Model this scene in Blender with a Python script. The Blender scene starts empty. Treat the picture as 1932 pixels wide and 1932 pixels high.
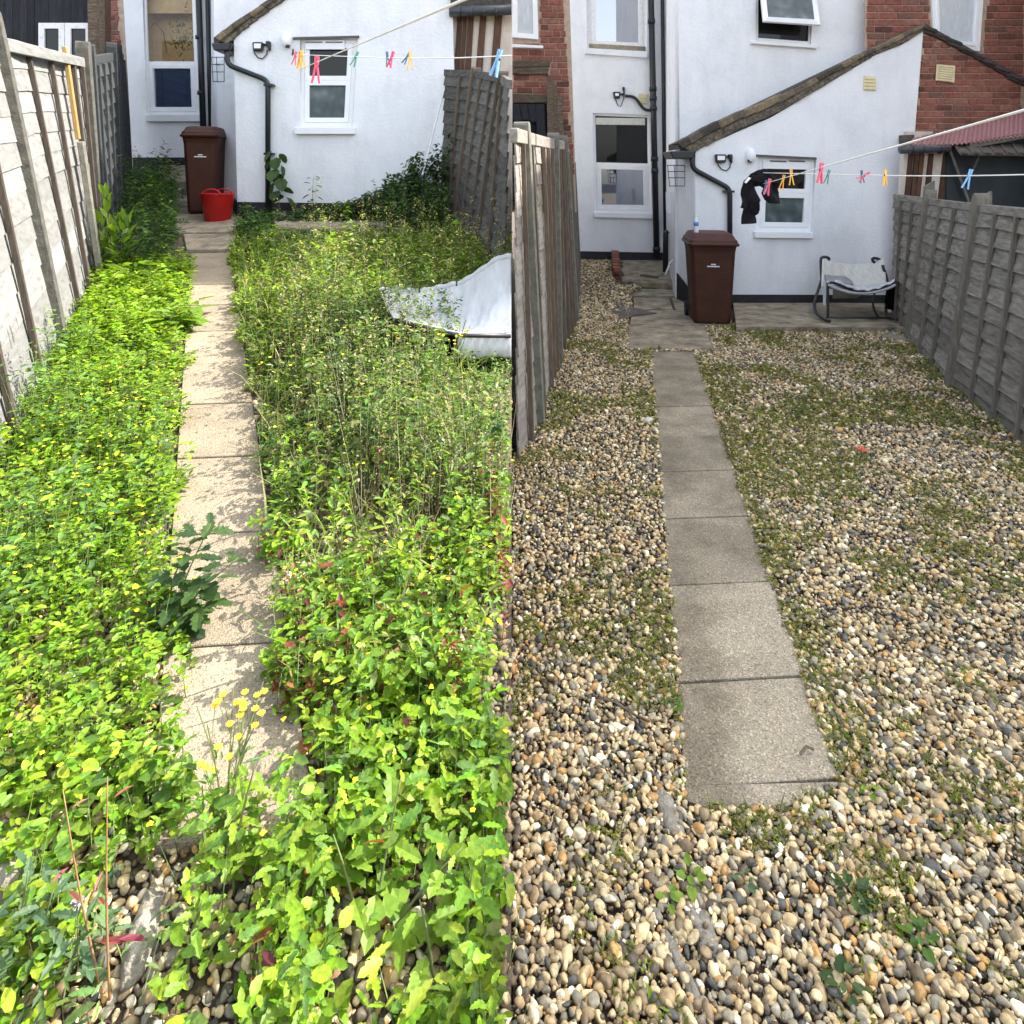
import bpy, bmesh, math, random
import numpy as np
from mathutils import Vector, Matrix
random.seed(7)
rng = np.random.default_rng(11)
scene = bpy.context.scene
COL = scene.collection
# ------------------------------------------------------------------ camera, sky, sun, exposure
EYE = 1.9            # eye height above the gravel garden (m)
FPX = 1250.0         # focal length in photo pixels (photo scaled to 1932 wide)
U0, V0 = 966.0, 335.0
cam_data = bpy.data.cameras.new('camera')
cam = bpy.data.objects.new('camera', cam_data)
COL.objects.link(cam)
cam.location = (0, 0, EYE)
cam.rotation_euler = (math.radians(90), 0, 0)
cam_data.sensor_width = 36.0
cam_data.lens = 36.0 * FPX / 1932.0
cam_data.shift_y = (V0 - 966.0) / 1932.0
cam_data.clip_start = 0.05
cam_data.clip_end = 1000
scene.camera = cam

SUNV = Vector((0.90, 0.30, 1.0)).normalized()      # towards the sun
world = bpy.data.worlds.new('World')
scene.world = world
world.use_nodes = True
wn = world.node_tree
wn.nodes.clear()
sky = wn.nodes.new('ShaderNodeTexSky')
sky.sky_type = 'NISHITA'
sky.sun_disc = False
sky.sun_elevation = math.asin(SUNV.z)
sky.sun_rotation = math.atan2(SUNV.x, SUNV.y)
sky.air_density = 1.0
sky.dust_density = 3.0
sky.ozone_density = 1.0
hsv = wn.nodes.new('ShaderNodeHueSaturation')      # thin cloud takes most of the blue out of the sky
hsv.inputs['Saturation'].default_value = 0.5
bg = wn.nodes.new('ShaderNodeBackground')
bg.inputs['Strength'].default_value = 0.15
wo = wn.nodes.new('ShaderNodeOutputWorld')
wn.links.new(sky.outputs[0], hsv.inputs['Color'])
wn.links.new(hsv.outputs[0], bg.inputs['Color'])
wn.links.new(bg.outputs[0], wo.inputs[0])
sun_data = bpy.data.lights.new('sun', 'SUN')
sun_data.energy = 2.75
sun_data.angle = math.radians(0.5)
sun_data.color = (1.0, 0.95, 0.86)
sun = bpy.data.objects.new('sun', sun_data)
COL.objects.link(sun)
sun.location = SUNV * 40
sun.rotation_euler = SUNV.to_track_quat('Z', 'Y').to_euler()
scene.view_settings.view_transform = 'Standard'
scene.view_settings.look = 'None'
scene.view_settings.exposure = 2.17
scene.view_settings.gamma = 1.0
scene.view_settings.use_curve_mapping = False
scene.render.engine = 'CYCLES'
scene.cycles.use_denoising = True
scene.cycles.max_bounces = 8

# ------------------------------------------------------------------ geometry helpers
def P(u, v, y):
    """World point that the photo shows at (u, v), y metres in front of the lens."""
    return Vector(((u - U0) * y / FPX, y, EYE - (v - V0) * y / FPX))
def XU(u, y): return (u - U0) * y / FPX
def ZV(v, y): return EYE - (v - V0) * y / FPX
SLOPE = 0.148        # the weedy garden climbs towards its house
def zl(y): return SLOPE * y
def yl(v): return FPX * EYE / (v - (V0 - SLOPE * FPX))
def zr(y):
    t = min(1.0, max(0.0, (y - 9.3) / 3.9))
    return 0.26 * t * t * (3 - 2 * t)
ORG = {}
def tag(o, label=None, cat=None, group=None, kind=None):
    if label: o['label'] = label
    if cat: o['category'] = cat
    if group: o['group'] = group
    if kind: o['kind'] = kind
    return o
def thing(name, label, cat, loc=(0, 0, 0), group=None):
    o = bpy.data.objects.new(name, None)
    COL.objects.link(o)
    o.empty_display_size = 0.1
    o.location = loc
    ORG[o.name] = Vector(loc)
    return tag(o, label, cat, group)
def link(name, me, parent=None, origin=None):
    o = bpy.data.objects.new(name, me)
    COL.objects.link(o)
    if parent is not None:
        o.parent = parent
        ORG[o.name] = ORG[parent.name]
    else:
        o.location = origin or (0, 0, 0)
        ORG[o.name] = Vector(o.location)
    return o
class MB:
    """Collects vertices and faces in world space; build() links them as one object."""
    def __init__(s): s.v = []; s.f = []
    def add(s, vs, fs):
        b = len(s.v)
        s.v += [Vector(q) for q in vs]
        s.f += [tuple(b + i for i in f) for f in fs]
        return s
    def hexa(s, a, b):
        """prism between two quads a and b (4 points each, same order)"""
        return s.add(list(a) + list(b), [(0, 1, 2, 3), (7, 6, 5, 4), (0, 4, 5, 1), (1, 5, 6, 2), (2, 6, 7, 3), (3, 7, 4, 0)])
    def box(s, lo, hi):
        x0, y0, z0 = lo; x1, y1, z1 = hi
        return s.hexa([(x0, y0, z0), (x1, y0, z0), (x1, y0, z1), (x0, y0, z1)], [(x0, y1, z0), (x1, y1, z0), (x1, y1, z1), (x0, y1, z1)])
    def quadimg(s, q, y, d):
        """slab whose front face fills image quad q at depth y, d metres thick"""
        a = [P(u, v, y) for u, v in q]
        return s.hexa(a, [p + Vector((0, d, 0)) for p in a])
    def ring(s, qo, qi, y, d):
        o = [P(u, v, y) for u, v in qo]; i = [P(u, v, y) for u, v in qi]
        dv = Vector((0, d, 0))
        vs = o + i + [p + dv for p in o] + [p + dv for p in i]
        fs = []
        for k in range(4):
            n = (k + 1) % 4
            fs += [(k, n, 4 + n, 4 + k), (8 + n, 8 + k, 12 + k, 12 + n), (k, 8 + k, 8 + n, n), (4 + k, 4 + n, 12 + n, 12 + k)]
        return s.add(vs, fs)
    def tube(s, pts, r, n=8, caps=True, closed=False):
        pts = [Vector(p) for p in pts]
        m = len(pts)
        rr = r if isinstance(r, (list, tuple)) else [r] * m
        b = len(s.v)
        ref = None
        for i, p in enumerate(pts):
            if closed:
                t = pts[(i + 1) % m] - pts[i - 1]
            else:
                t = pts[min(i + 1, m - 1)] - pts[max(i - 1, 0)]
            t.normalize()
            if ref is None:
                ref = Vector((0, 0, 1)) if abs(t.z) < 0.9 else Vector((1, 0, 0))
            a = (ref - t * ref.dot(t)).normalized()
            ref = a
            c = t.cross(a)
            for k in range(n):
                th = 2 * math.pi * k / n
                s.v.append(p + (a * math.cos(th) + c * math.sin(th)) * rr[i])
        for i in range(m if closed else m - 1):
            j = (i + 1) % m
            for k in range(n):
                l = (k + 1) % n
                s.f.append((b + i * n + k, b + i * n + l, b + j * n + l, b + j * n + k))
        if caps and not closed:
            s.f.append(tuple(b + k for k in range(n))[::-1])
            s.f.append(tuple(b + (m - 1) * n + k for k in range(n)))
        return s
    def grid(s, fn, nu, nv):
        b = len(s.v)
        for i in range(nu + 1):
            for j in range(nv + 1):
                s.v.append(Vector(fn(i / nu, j / nv)))
        for i in range(nu):
            for j in range(nv):
                a = b + i * (nv + 1) + j
                s.f.append((a, a + nv + 1, a + nv + 2, a + 1))
        return s
    def build(s, name, mat, parent=None, smooth=False, bevel=0, solid=0):
        if parent is not None:
            org = ORG[parent.name]
        else:
            xs = [q.x for q in s.v]; ys = [q.y for q in s.v]; zs = [q.z for q in s.v]
            org = Vector(((min(xs) + max(xs)) / 2, (min(ys) + max(ys)) / 2, min(zs)))
        me = bpy.data.meshes.new(name)
        me.from_pydata([q - org for q in s.v], [], s.f)
        bm = bmesh.new(); bm.from_mesh(me)
        bmesh.ops.recalc_face_normals(bm, faces=bm.faces)
        if bevel:
            bmesh.ops.bevel(bm, geom=bm.edges[:], offset=bevel, segments=1, affect='EDGES', clamp_overlap=True)
        bm.to_mesh(me); bm.free()
        if smooth:
            me.polygons.foreach_set('use_smooth', [True] * len(me.polygons))
        me.materials.append(mat)
        o = link(name, me, parent, org)
        if solid:
            m = o.modifiers.new('thick', 'SOLIDIFY'); m.thickness = solid; m.offset = 0
        return o
def np_mesh(name, verts, faces, mat, cols=None, smooth=False):
    """verts (n,3); faces: list of (m,k) index arrays"""
    me = bpy.data.meshes.new(name)
    me.vertices.add(len(verts)); me.vertices.foreach_set('co', np.ascontiguousarray(verts, dtype=np.float32).ravel())
    tot = sum(f.size for f in faces)
    me.loops.add(tot)
    me.loops.foreach_set('vertex_index', np.concatenate([f.ravel() for f in faces]).astype(np.int32))
    starts = []; o = 0
    for f in faces:
        starts.append(o + np.arange(len(f)) * f.shape[1]); o += f.size
    starts = np.concatenate(starts).astype(np.int32)
    me.polygons.add(len(starts)); me.polygons.foreach_set('loop_start', starts)
    me.update(calc_edges=True)
    if smooth:
        me.polygons.foreach_set('use_smooth', np.ones(len(starts), dtype=bool))
    if cols is not None:
        at = me.color_attributes.new('Col', 'FLOAT_COLOR', 'POINT')
        at.data.foreach_set('color', np.column_stack([cols, np.ones(len(cols))]).astype(np.float32).ravel())
    me.materials.append(mat)
    return me
def poly_wall(name, outline, holes, y, thick, mat, parent):
    """wall from image-space outline with image-space holes, front face at depth y"""
    cu = bpy.data.curves.new('tmp', 'CURVE'); cu.dimensions = '2D'; cu.fill_mode = 'BOTH'; cu.extrude = thick / 2
    for ring in [outline] + holes:
        sp = cu.splines.new('POLY'); sp.points.add(len(ring) - 1)
        for i, (u, v) in enumerate(ring):
            sp.points[i].co = (XU(u, y), ZV(v, y), 0, 1)
        sp.use_cyclic_u = True
    ob = bpy.data.objects.new('tmp', cu); COL.objects.link(ob)
    me = bpy.data.meshes.new_from_object(ob.evaluated_get(bpy.context.evaluated_depsgraph_get()))
    bpy.data.objects.remove(ob); bpy.data.curves.remove(cu)
    org = ORG[parent.name]
    for q in me.vertices:
        x, z, d = q.co
        q.co = Vector((x, y + thick / 2 - d, z)) - org
    bm = bmesh.new(); bm.from_mesh(me)
    bmesh.ops.recalc_face_normals(bm, faces=bm.faces); bm.to_mesh(me); bm.free()
    me.name = name
    me.materials.clear(); me.materials.append(mat)
    return link(name, me, parent)
def vnoise(x, y, seed=0):
    r = np.random.default_rng(seed).random((128, 128))
    xi = np.floor(x).astype(int); yi = np.floor(y).astype(int)
    fx = x - xi; fy = y - yi
    fx = fx * fx * (3 - 2 * fx); fy = fy * fy * (3 - 2 * fy)
    g = lambda a, b: r[a % 128, b % 128]
    return (g(xi, yi) * (1 - fx) + g(xi + 1, yi) * fx) * (1 - fy) + (g(xi, yi + 1) * (1 - fx) + g(xi + 1, yi + 1) * fx) * fy
def fbm(x, y, seed=0):
    return (vnoise(x, y, seed) + 0.5 * vnoise(x * 2.1, y * 2.1, seed + 1) + 0.25 * vnoise(x * 4.3, y * 4.3, seed + 2)) / 1.75

# ------------------------------------------------------------------ materials
def mat(name, stops, scale=8, rough=0.7, bump=0.0, bscale=None, stretch=(1, 1, 1), detail=6, rand=0.0, spec=0.4, fine=0.0, fscale=120, metal=0, streak=0.0):
    """noise-driven colour ramp between stops [(pos, rgb)...]; rand: brightness change per object; fine: small speckle"""
    m = bpy.data.materials.new(name); m.use_nodes = True
    nt = m.node_tree; N = nt.nodes; L = nt.links
    b = N['Principled BSDF']
    b.inputs['Roughness'].default_value = rough
    b.inputs['Specular IOR Level'].default_value = spec
    b.inputs['Metallic'].default_value = metal
    geo = N.new('ShaderNodeNewGeometry')
    mp = N.new('ShaderNodeMapping'); mp.inputs['Scale'].default_value = stretch
    L.new(geo.outputs['Position'], mp.inputs['Vector'])
    nz = N.new('ShaderNodeTexNoise'); nz.inputs['Scale'].default_value = scale; nz.inputs['Detail'].default_value = detail
    nz.inputs['Roughness'].default_value = 0.62
    if rand:
        oi = N.new('ShaderNodeObjectInfo')
        ad = N.new('ShaderNodeVectorMath'); ad.operation = 'ADD'
        sc = N.new('ShaderNodeVectorMath'); sc.operation = 'SCALE'; sc.inputs[0].default_value = (7, 5, 3)
        L.new(oi.outputs['Random'], sc.inputs['Scale'])
        L.new(mp.outputs[0], ad.inputs[0]); L.new(sc.outputs[0], ad.inputs[1]); L.new(ad.outputs[0], nz.inputs['Vector'])
    else:
        L.new(mp.outputs[0], nz.inputs['Vector'])
    cr = N.new('ShaderNodeValToRGB')
    el = cr.color_ramp.elements
    while len(el) < len(stops): el.new(0.5)
    for e, (p, c) in zip(el, stops): e.position = p; e.color = (*c, 1)
    L.new(nz.outputs['Fac'], cr.inputs['Fac'])
    out = cr.outputs['Color']
    def mul(col, fac_socket, lo, hi):
        mr = N.new('ShaderNodeMapRange'); mr.inputs['To Min'].default_value = lo; mr.inputs['To Max'].default_value = hi
        L.new(fac_socket, mr.inputs['Value'])
        vm = N.new('ShaderNodeVectorMath'); vm.operation = 'SCALE'
        L.new(col, vm.inputs[0]); L.new(mr.outputs[0], vm.inputs['Scale'])
        return vm.outputs[0]
    if rand:
        out = mul(out, oi.outputs['Random'], 1 - rand, 1 + rand)
    if fine:
        n2 = N.new('ShaderNodeTexNoise'); n2.inputs['Scale'].default_value = fscale; n2.inputs['Detail'].default_value = 2
        L.new(geo.outputs['Position'], n2.inputs['Vector'])
        mr0 = N.new('ShaderNodeMapRange'); mr0.inputs['From Min'].default_value = 0.3; mr0.inputs['From Max'].default_value = 0.7
        L.new(n2.outputs['Fac'], mr0.inputs['Value'])
        out = mul(out, mr0.outputs[0], 1 - fine, 1 + fine)
    if streak:           # rain streaks and grime running down
        m3 = N.new('ShaderNodeMapping'); m3.inputs['Scale'].default_value = (2.4, 2.4, 0.5); L.new(geo.outputs['Position'], m3.inputs['Vector'])
        n3 = N.new('ShaderNodeTexNoise'); n3.inputs['Scale'].default_value = 1.0; n3.inputs['Detail'].default_value = 6; n3.inputs['Roughness'].default_value = .7
        L.new(m3.outputs[0], n3.inputs['Vector'])
        r3 = N.new('ShaderNodeMapRange'); r3.inputs['From Min'].default_value = 0.32; r3.inputs['From Max'].default_value = 0.55
        L.new(n3.outputs['Fac'], r3.inputs['Value'])
        out = mul(out, r3.outputs[0], 1 - streak, 1.0)
    L.new(out, b.inputs['Base Color'])
    if bump:
        bn = N.new('ShaderNodeTexNoise'); bn.inputs['Scale'].default_value = bscale or scale * 4; bn.inputs['Detail'].default_value = 5
        L.new(mp.outputs[0], bn.inputs['Vector'])
        bp = N.new('ShaderNodeBump'); bp.inputs['Strength'].default_value = bump; bp.inputs['Distance'].default_value = 0.01
        L.new(bn.outputs['Fac'], bp.inputs['Height']); L.new(bp.outputs[0], b.inputs['Normal'])
    return m
def flat(name, c, rough=0.6, rand=0.0, spec=0.4):
    k = [tuple(x * f for x in c) for f in (0.86, 1.1)]
    return mat(name, [(0.3, k[0]), (0.7, k[1])], 6, rough, 0.0, rand=rand, spec=spec)
def leaf_mat(name, attr=True, gain=1.0, trans=0.42):
    """leaf: diffuse + light through the blade; colour from the leaf's own colour attribute or its object's random"""
    m = bpy.data.materials.new(name); m.use_nodes = True
    nt = m.node_tree; N = nt.nodes; L = nt.links; N.clear()
    out = N.new('ShaderNodeOutputMaterial')
    if attr is True:
        a = N.new('ShaderNodeAttribute'); a.attribute_name = 'Col'; col = a.outputs['Color']
    else:
        oi = N.new('ShaderNodeObjectInfo'); cr = N.new('ShaderNodeValToRGB')
        e = cr.color_ramp.elements; e[0].color = (*attr[0], 1); e[1].color = (*attr[1], 1)
        L.new(oi.outputs['Random'], cr.inputs['Fac']); col = cr.outputs['Color']
        geo = N.new('ShaderNodeNewGeometry'); nz = N.new('ShaderNodeTexNoise'); nz.inputs['Scale'].default_value = 60
        L.new(geo.outputs['Position'], nz.inputs['Vector'])
        mr = N.new('ShaderNodeMapRange'); mr.inputs['To Min'].default_value = 0.6; mr.inputs['To Max'].default_value = 1.4
        L.new(nz.outputs['Fac'], mr.inputs['Value'])
        vm0 = N.new('ShaderNodeVectorMath'); vm0.operation = 'SCALE'
        L.new(col, vm0.inputs[0]); L.new(mr.outputs[0], vm0.inputs['Scale']); col = vm0.outputs[0]
    if attr is True:      # mottling of the blade
        geo = N.new('ShaderNodeNewGeometry'); nz = N.new('ShaderNodeTexNoise'); nz.inputs['Scale'].default_value = 110; nz.inputs['Detail'].default_value = 3
        L.new(geo.outputs['Position'], nz.inputs['Vector'])
        mr = N.new('ShaderNodeMapRange'); mr.inputs['From Min'].default_value = 0.3; mr.inputs['From Max'].default_value = 0.7; mr.inputs['To Min'].default_value = 0.68; mr.inputs['To Max'].default_value = 1.25
        L.new(nz.outputs['Fac'], mr.inputs['Value'])
        vm0 = N.new('ShaderNodeVectorMath'); vm0.operation = 'SCALE'
        L.new(col, vm0.inputs[0]); L.new(mr.outputs[0], vm0.inputs['Scale']); col = vm0.outputs[0]
    d = N.new('ShaderNodeBsdfPrincipled'); d.inputs['Roughness'].default_value = 0.5; d.inputs['Specular IOR Level'].default_value = 0.35
    t = N.new('ShaderNodeBsdfTranslucent')
    vm = N.new('ShaderNodeVectorMath'); vm.operation = 'MULTIPLY'; vm.inputs[1].default_value = (1.5 * gain, 1.45 * gain, 0.7 * gain)
    L.new(col, vm.inputs[0]); L.new(vm.outputs[0], t.inputs['Color'])
    L.new(col, d.inputs['Base Color'])
    mx = N.new('ShaderNodeMixShader'); mx.inputs[0].default_value = trans
    L.new(d.outputs[0], mx.inputs[1]); L.new(t.outputs[0], mx.inputs[2]); L.new(mx.outputs[0], out.inputs[0])
    return m
def attr_mat(name, rough=0.6, bump=0.3, bscale=300, var=0.38):
    m = bpy.data.materials.new(name); m.use_nodes = True
    nt = m.node_tree; N = nt.nodes; L = nt.links; b = N['Principled BSDF']
    b.inputs['Roughness'].default_value = rough; b.inputs['Specular IOR Level'].default_value = 0.35
    a = N.new('ShaderNodeAttribute'); a.attribute_name = 'Col'
    geo = N.new('ShaderNodeNewGeometry'); nz = N.new('ShaderNodeTexNoise'); nz.inputs['Scale'].default_value = 85; nz.inputs['Detail'].default_value = 6; nz.inputs['Roughness'].default_value = .7
    L.new(geo.outputs['Position'], nz.inputs['Vector'])
    mr = N.new('ShaderNodeMapRange'); mr.inputs['From Min'].default_value = 0.3; mr.inputs['From Max'].default_value = 0.7
    mr.inputs['To Min'].default_value = 1 - var; mr.inputs['To Max'].default_value = 1 + var
    L.new(nz.outputs['Fac'], mr.inputs['Value'])
    vm = N.new('ShaderNodeVectorMath'); vm.operation = 'SCALE'
    L.new(a.outputs['Color'], vm.inputs[0]); L.new(mr.outputs[0], vm.inputs['Scale']); L.new(vm.outputs[0], b.inputs['Base Color'])
    return m
def ramp_random(name, cols, rough=0.85, bump=0.5, bscale=150, spec=0.2):
    """colour picked per object (bricks, tiles), with grain"""
    m = bpy.data.materials.new(name); m.use_nodes = True
    nt = m.node_tree; N = nt.nodes; L = nt.links; b = N['Principled BSDF']
    b.inputs['Roughness'].default_value = rough; b.inputs['Specular IOR Level'].default_value = spec
    oi = N.new('ShaderNodeObjectInfo'); cr = N.new('ShaderNodeValToRGB'); el = cr.color_ramp.elements
    while len(el) < len(cols): el.new(0.5)
    for i, (e, c) in enumerate(zip(el, cols)): e.position = i / (len(cols) - 1); e.color = (*c, 1)
    L.new(oi.outputs['Random'], cr.inputs['Fac'])
    geo = N.new('ShaderNodeNewGeometry'); nz = N.new('ShaderNodeTexNoise'); nz.inputs['Scale'].default_value = 22; nz.inputs['Detail'].default_value = 6
    L.new(geo.outputs['Position'], nz.inputs['Vector'])
    mr = N.new('ShaderNodeMapRange'); mr.inputs['From Min'].default_value = 0.25; mr.inputs['From Max'].default_value = 0.75
    mr.inputs['To Min'].default_value = 0.6; mr.inputs['To Max'].default_value = 1.4
    L.new(nz.outputs['Fac'], mr.inputs['Value'])
    vm = N.new('ShaderNodeVectorMath'); vm.operation = 'SCALE'
    L.new(cr.outputs[0], vm.inputs[0]); L.new(mr.outputs[0], vm.inputs['Scale']); L.new(vm.outputs[0], b.inputs['Base Color'])
    n2 = N.new('ShaderNodeTexNoise'); n2.inputs['Scale'].default_value = bscale; L.new(geo.outputs['Position'], n2.inputs['Vector'])
    bp = N.new('ShaderNodeBump'); bp.inputs['Strength'].default_value = bump; bp.inputs['Distance'].default_value = 0.004
    L.new(n2.outputs['Fac'], bp.inputs['Height']); L.new(bp.outputs[0], b.inputs['Normal'])
    return m
def glass(name, c, ior=1.6, rough=0.02):
    m = bpy.data.materials.new(name); m.use_nodes = True
    b = m.node_tree.nodes['Principled BSDF']
    b.inputs['Base Color'].default_value = (*c, 1); b.inputs['Roughness'].default_value = rough; b.inputs['IOR'].default_value = ior
    return m
M = {}
M['render'] = mat('white_painted_render', [(0.25, (0.70, 0.715, 0.73)), (0.5, (0.79, 0.80, 0.81)), (0.75, (0.83, 0.835, 0.84))], 2.2, 0.85, 0.6, 26, spec=0.2, fine=0.035, fscale=50, streak=0.09)
M['plinth'] = mat('black_bitumen_paint', [(0.3, (0.010, 0.011, 0.013)), (0.7, (0.028, 0.03, 0.034))], 14, 0.6, 0.3, 60)
M['upvc'] = mat('white_upvc', [(0.3, (0.78, 0.79, 0.80)), (0.7, (0.86, 0.86, 0.86))], 5, 0.35)
M['upvc_old'] = mat('weathered_white_frame', [(0.25, (0.5, 0.49, 0.46)), (0.45, (0.76, 0.76, 0.75)), (0.8, (0.83, 0.83, 0.82))], 16, 0.5)
M['black'] = flat('black_plastic_pipe', (0.016, 0.018, 0.02), 0.35)
M['blackmetal'] = flat('black_painted_metal', (0.02, 0.021, 0.023), 0.4)
M['pane'] = glass('dark_window_glass', (0.010, 0.010, 0.009), 1.38)
M['pane_sky'] = glass('mirroring_window_glass', (0.03, 0.05, 0.10), 4.2)
M['pane_frost'] = mat('frosted_glass', [(0.3, (0.045, 0.062, 0.066)), (0.55, (0.075, 0.10, 0.10)), (0.8, (0.17, 0.2, 0.19))], 5.5, 0.3, 0.15, 200, detail=1)
M['trim'] = flat('dark_grey_trim', (0.08, 0.08, 0.085), 0.6)
M['cloth_blind'] = mat('tan_blind', [(0.3, (0.46, 0.31, 0.14)), (0.7, (0.58, 0.41, 0.20))], 8, 0.8)
M['net'] = mat('net_curtain', [(0.3, (0.45, 0.48, 0.5)), (0.7, (0.65, 0.67, 0.68))], 14, 0.9, stretch=(4, 1, 0.6))
M['cream_vent'] = flat('cream_plastic', (0.70, 0.62, 0.38), 0.5)
M['brick'] = ramp_random('red_brick', [(0.10, 0.046, 0.036), (0.235, 0.085, 0.062), (0.275, 0.11, 0.078), (0.20, 0.075, 0.055), (0.31, 0.14, 0.10), (0.15, 0.08, 0.062)])
M['brick_big'] = mat('distant_red_brickwork', [(0.3, (0.14, 0.045, 0.03)), (0.7, (0.24, 0.08, 0.05))], 8, 0.9, 0.2)
M['mortar'] = mat('lime_mortar', [(0.3, (0.34, 0.25, 0.18)), (0.7, (0.52, 0.40, 0.30))], 14, 0.95, 0.5)
M['tile'] = ramp_random('lichened_roof_tile', [(0.05, 0.045, 0.038), (0.12, 0.10, 0.075), (0.22, 0.17, 0.105), (0.085, 0.075, 0.065), (0.16, 0.13, 0.09)], 0.95, 0.9, 60)
M['tile_dark'] = mat('dark_concrete_tile', [(0.3, (0.03, 0.027, 0.025)), (0.7, (0.09, 0.075, 0.065))], 20, 0.9, 0.6)
M['verge_mortar'] = mat('weathered_verge_mortar', [(0.3, (0.03, 0.028, 0.024)), (0.5, (0.12, 0.10, 0.075)), (0.75, (0.30, 0.24, 0.16))], 26, 0.95, 0.9)
M['wood_pale'] = mat('silvered_fence_wood', [(0.28, (0.12, 0.117, 0.11)), (0.45, (0.185, 0.182, 0.174)), (0.72, (0.235, 0.232, 0.222))], 5, 0.85, 0.15, 30, (4, 0.7, 5), rand=0.2)
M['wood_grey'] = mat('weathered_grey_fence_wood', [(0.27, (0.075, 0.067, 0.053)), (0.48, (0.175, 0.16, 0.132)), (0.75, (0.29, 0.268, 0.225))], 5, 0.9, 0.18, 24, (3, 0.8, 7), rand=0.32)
M['wood_shade'] = mat('shade_darkened_fence_wood', [(0.27, (0.04, 0.036, 0.030)), (0.48, (0.095, 0.088, 0.074)), (0.75, (0.16, 0.15, 0.13))], 5, 0.9, 0.18, 24, (3, 0.8, 7), rand=0.3)  # weathered wood with the fence's shade put into its colour
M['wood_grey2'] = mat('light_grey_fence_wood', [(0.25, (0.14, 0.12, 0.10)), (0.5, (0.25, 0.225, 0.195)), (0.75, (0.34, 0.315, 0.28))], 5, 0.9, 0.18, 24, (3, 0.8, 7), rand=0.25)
M['wood_dark'] = mat('dark_fence_wood', [(0.25, (0.014, 0.017, 0.019)), (0.5, (0.03, 0.034, 0.036)), (0.75, (0.055, 0.058, 0.06))], 7, 0.9, 0.4, 30, (5, 0.6, 9), rand=0.2)  # near-black wood, darkest fence tone
M['batten'] = mat('brown_batten_wood', [(0.3, (0.075, 0.052, 0.034)), (0.7, (0.17, 0.135, 0.10))], 9, 0.85, 0.4, 40, (8, 8, 0.8), rand=0.15)
M['batten_shade'] = mat('shade_darkened_brown_batten', [(0.3, (0.03, 0.022, 0.016)), (0.7, (0.08, 0.06, 0.045))], 9, 0.85, 0.4, 40, (8, 8, 0.8), rand=0.15)  # brown battens toned dark for the shade on the left fence
M['post_shade'] = mat('shade_dark_weathered_post', [(0.3, (0.045, 0.042, 0.035)), (0.7, (0.11, 0.105, 0.088))], 14, 0.95, 0.5, 70)  # left fence posts, shadow put into their dark colour
M['batten_grey'] = mat('grey_batten_wood', [(0.3, (0.10, 0.088, 0.068)), (0.7, (0.20, 0.18, 0.145))], 9, 0.85, 0.4, 40, (8, 8, 0.8), rand=0.15)
M['stake'] = mat('new_yellow_timber', [(0.3, (0.24, 0.14, 0.04)), (0.7, (0.36, 0.23, 0.08))], 9, 0.7, 0.2, 40, (9, 9, 0.7))
M['concrete_post'] = mat('mossy_concrete_post', [(0.3, (0.10, 0.097, 0.078)), (0.7, (0.20, 0.19, 0.155))], 16, 0.95, 0.5, 70)
M['oldtimber'] = mat('old_grey_brown_timber', [(0.25, (0.035, 0.026, 0.018)), (0.5, (0.11, 0.082, 0.055)), (0.75, (0.22, 0.18, 0.13))], 10, 0.95, 0.6, 40, (1, 1, 5), rand=0.2)
M['black_clad'] = mat('black_tarred_boards', [(0.3, (0.008, 0.009, 0.012)), (0.7, (0.03, 0.032, 0.038))], 10, 0.85, 0.5, 40, (8, 8, 0.6), rand=0.3)
M['slab'] = None
M['concrete'] = mat('stained_concrete', [(0.3, (0.085, 0.067, 0.044)), (0.43, (0.20, 0.165, 0.112)), (0.58, (0.30, 0.25, 0.175)), (0.72, (0.43, 0.375, 0.28))], 5.0, 0.92, 0.8, 45, detail=9, fine=0.2, fscale=110)
M['kerb'] = mat('grey_kerb_concrete', [(0.3, (0.13, 0.115, 0.088)), (0.7, (0.31, 0.28, 0.222))], 24, 0.95, 0.9, 90)
M['soil'] = mat('damp_gritty_soil', [(0.3, (0.035, 0.025, 0.017)), (0.5, (0.08, 0.06, 0.04)), (0.7, (0.15, 0.115, 0.08))], 30, 0.95, 0.9, 120)
M['bin'] = mat('brown_bin_plastic', [(0.3, (0.046, 0.017, 0.010)), (0.7, (0.066, 0.024, 0.015))], 5, 0.55, 0.06, 400, spec=0.25, fine=.08, fscale=30)
M['tyre'] = flat('black_rubber', (0.012, 0.012, 0.013), 0.7)
M['red'] = flat('red_flexible_plastic', (0.40, 0.010, 0.009), 0.4)
M['fabric'] = mat('pale_sling_fabric', [(0.3, (0.46, 0.47, 0.475)), (0.7, (0.62, 0.63, 0.635))], 6, 0.85, 0.3, 40, (3, 1, 1))
M['fabric_cream'] = mat('cream_sling_fabric', [(0.3, (0.50, 0.49, 0.43)), (0.7, (0.66, 0.65, 0.58))], 12, 0.9, 0.2, 90, (3, 1, 0.6))
M['fabric_grey'] = mat('grey_fabric', [(0.3, (0.22, 0.21, 0.21)), (0.7, (0.34, 0.33, 0.33))], 12, 0.9, 0.2, 60)
M['under'] = flat('black_underside_fabric', (0.008, 0.008, 0.009), 0.95, spec=0.05)
M['cloth_black'] = mat('black_cotton', [(0.3, (0.006, 0.006, 0.008)), (0.7, (0.016, 0.016, 0.019))], 20, 0.95, 0.4, 60, spec=0.1)
M['rope'] = flat('white_plastic_line', (0.72, 0.72, 0.69), 0.5)
M['cream_wall'] = mat('stained_cream_board', [(0.25, (0.42, 0.33, 0.25)), (0.5, (0.60, 0.52, 0.44)), (0.75, (0.66, 0.62, 0.57))], 3, 0.9, 0.2, 60)
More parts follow.
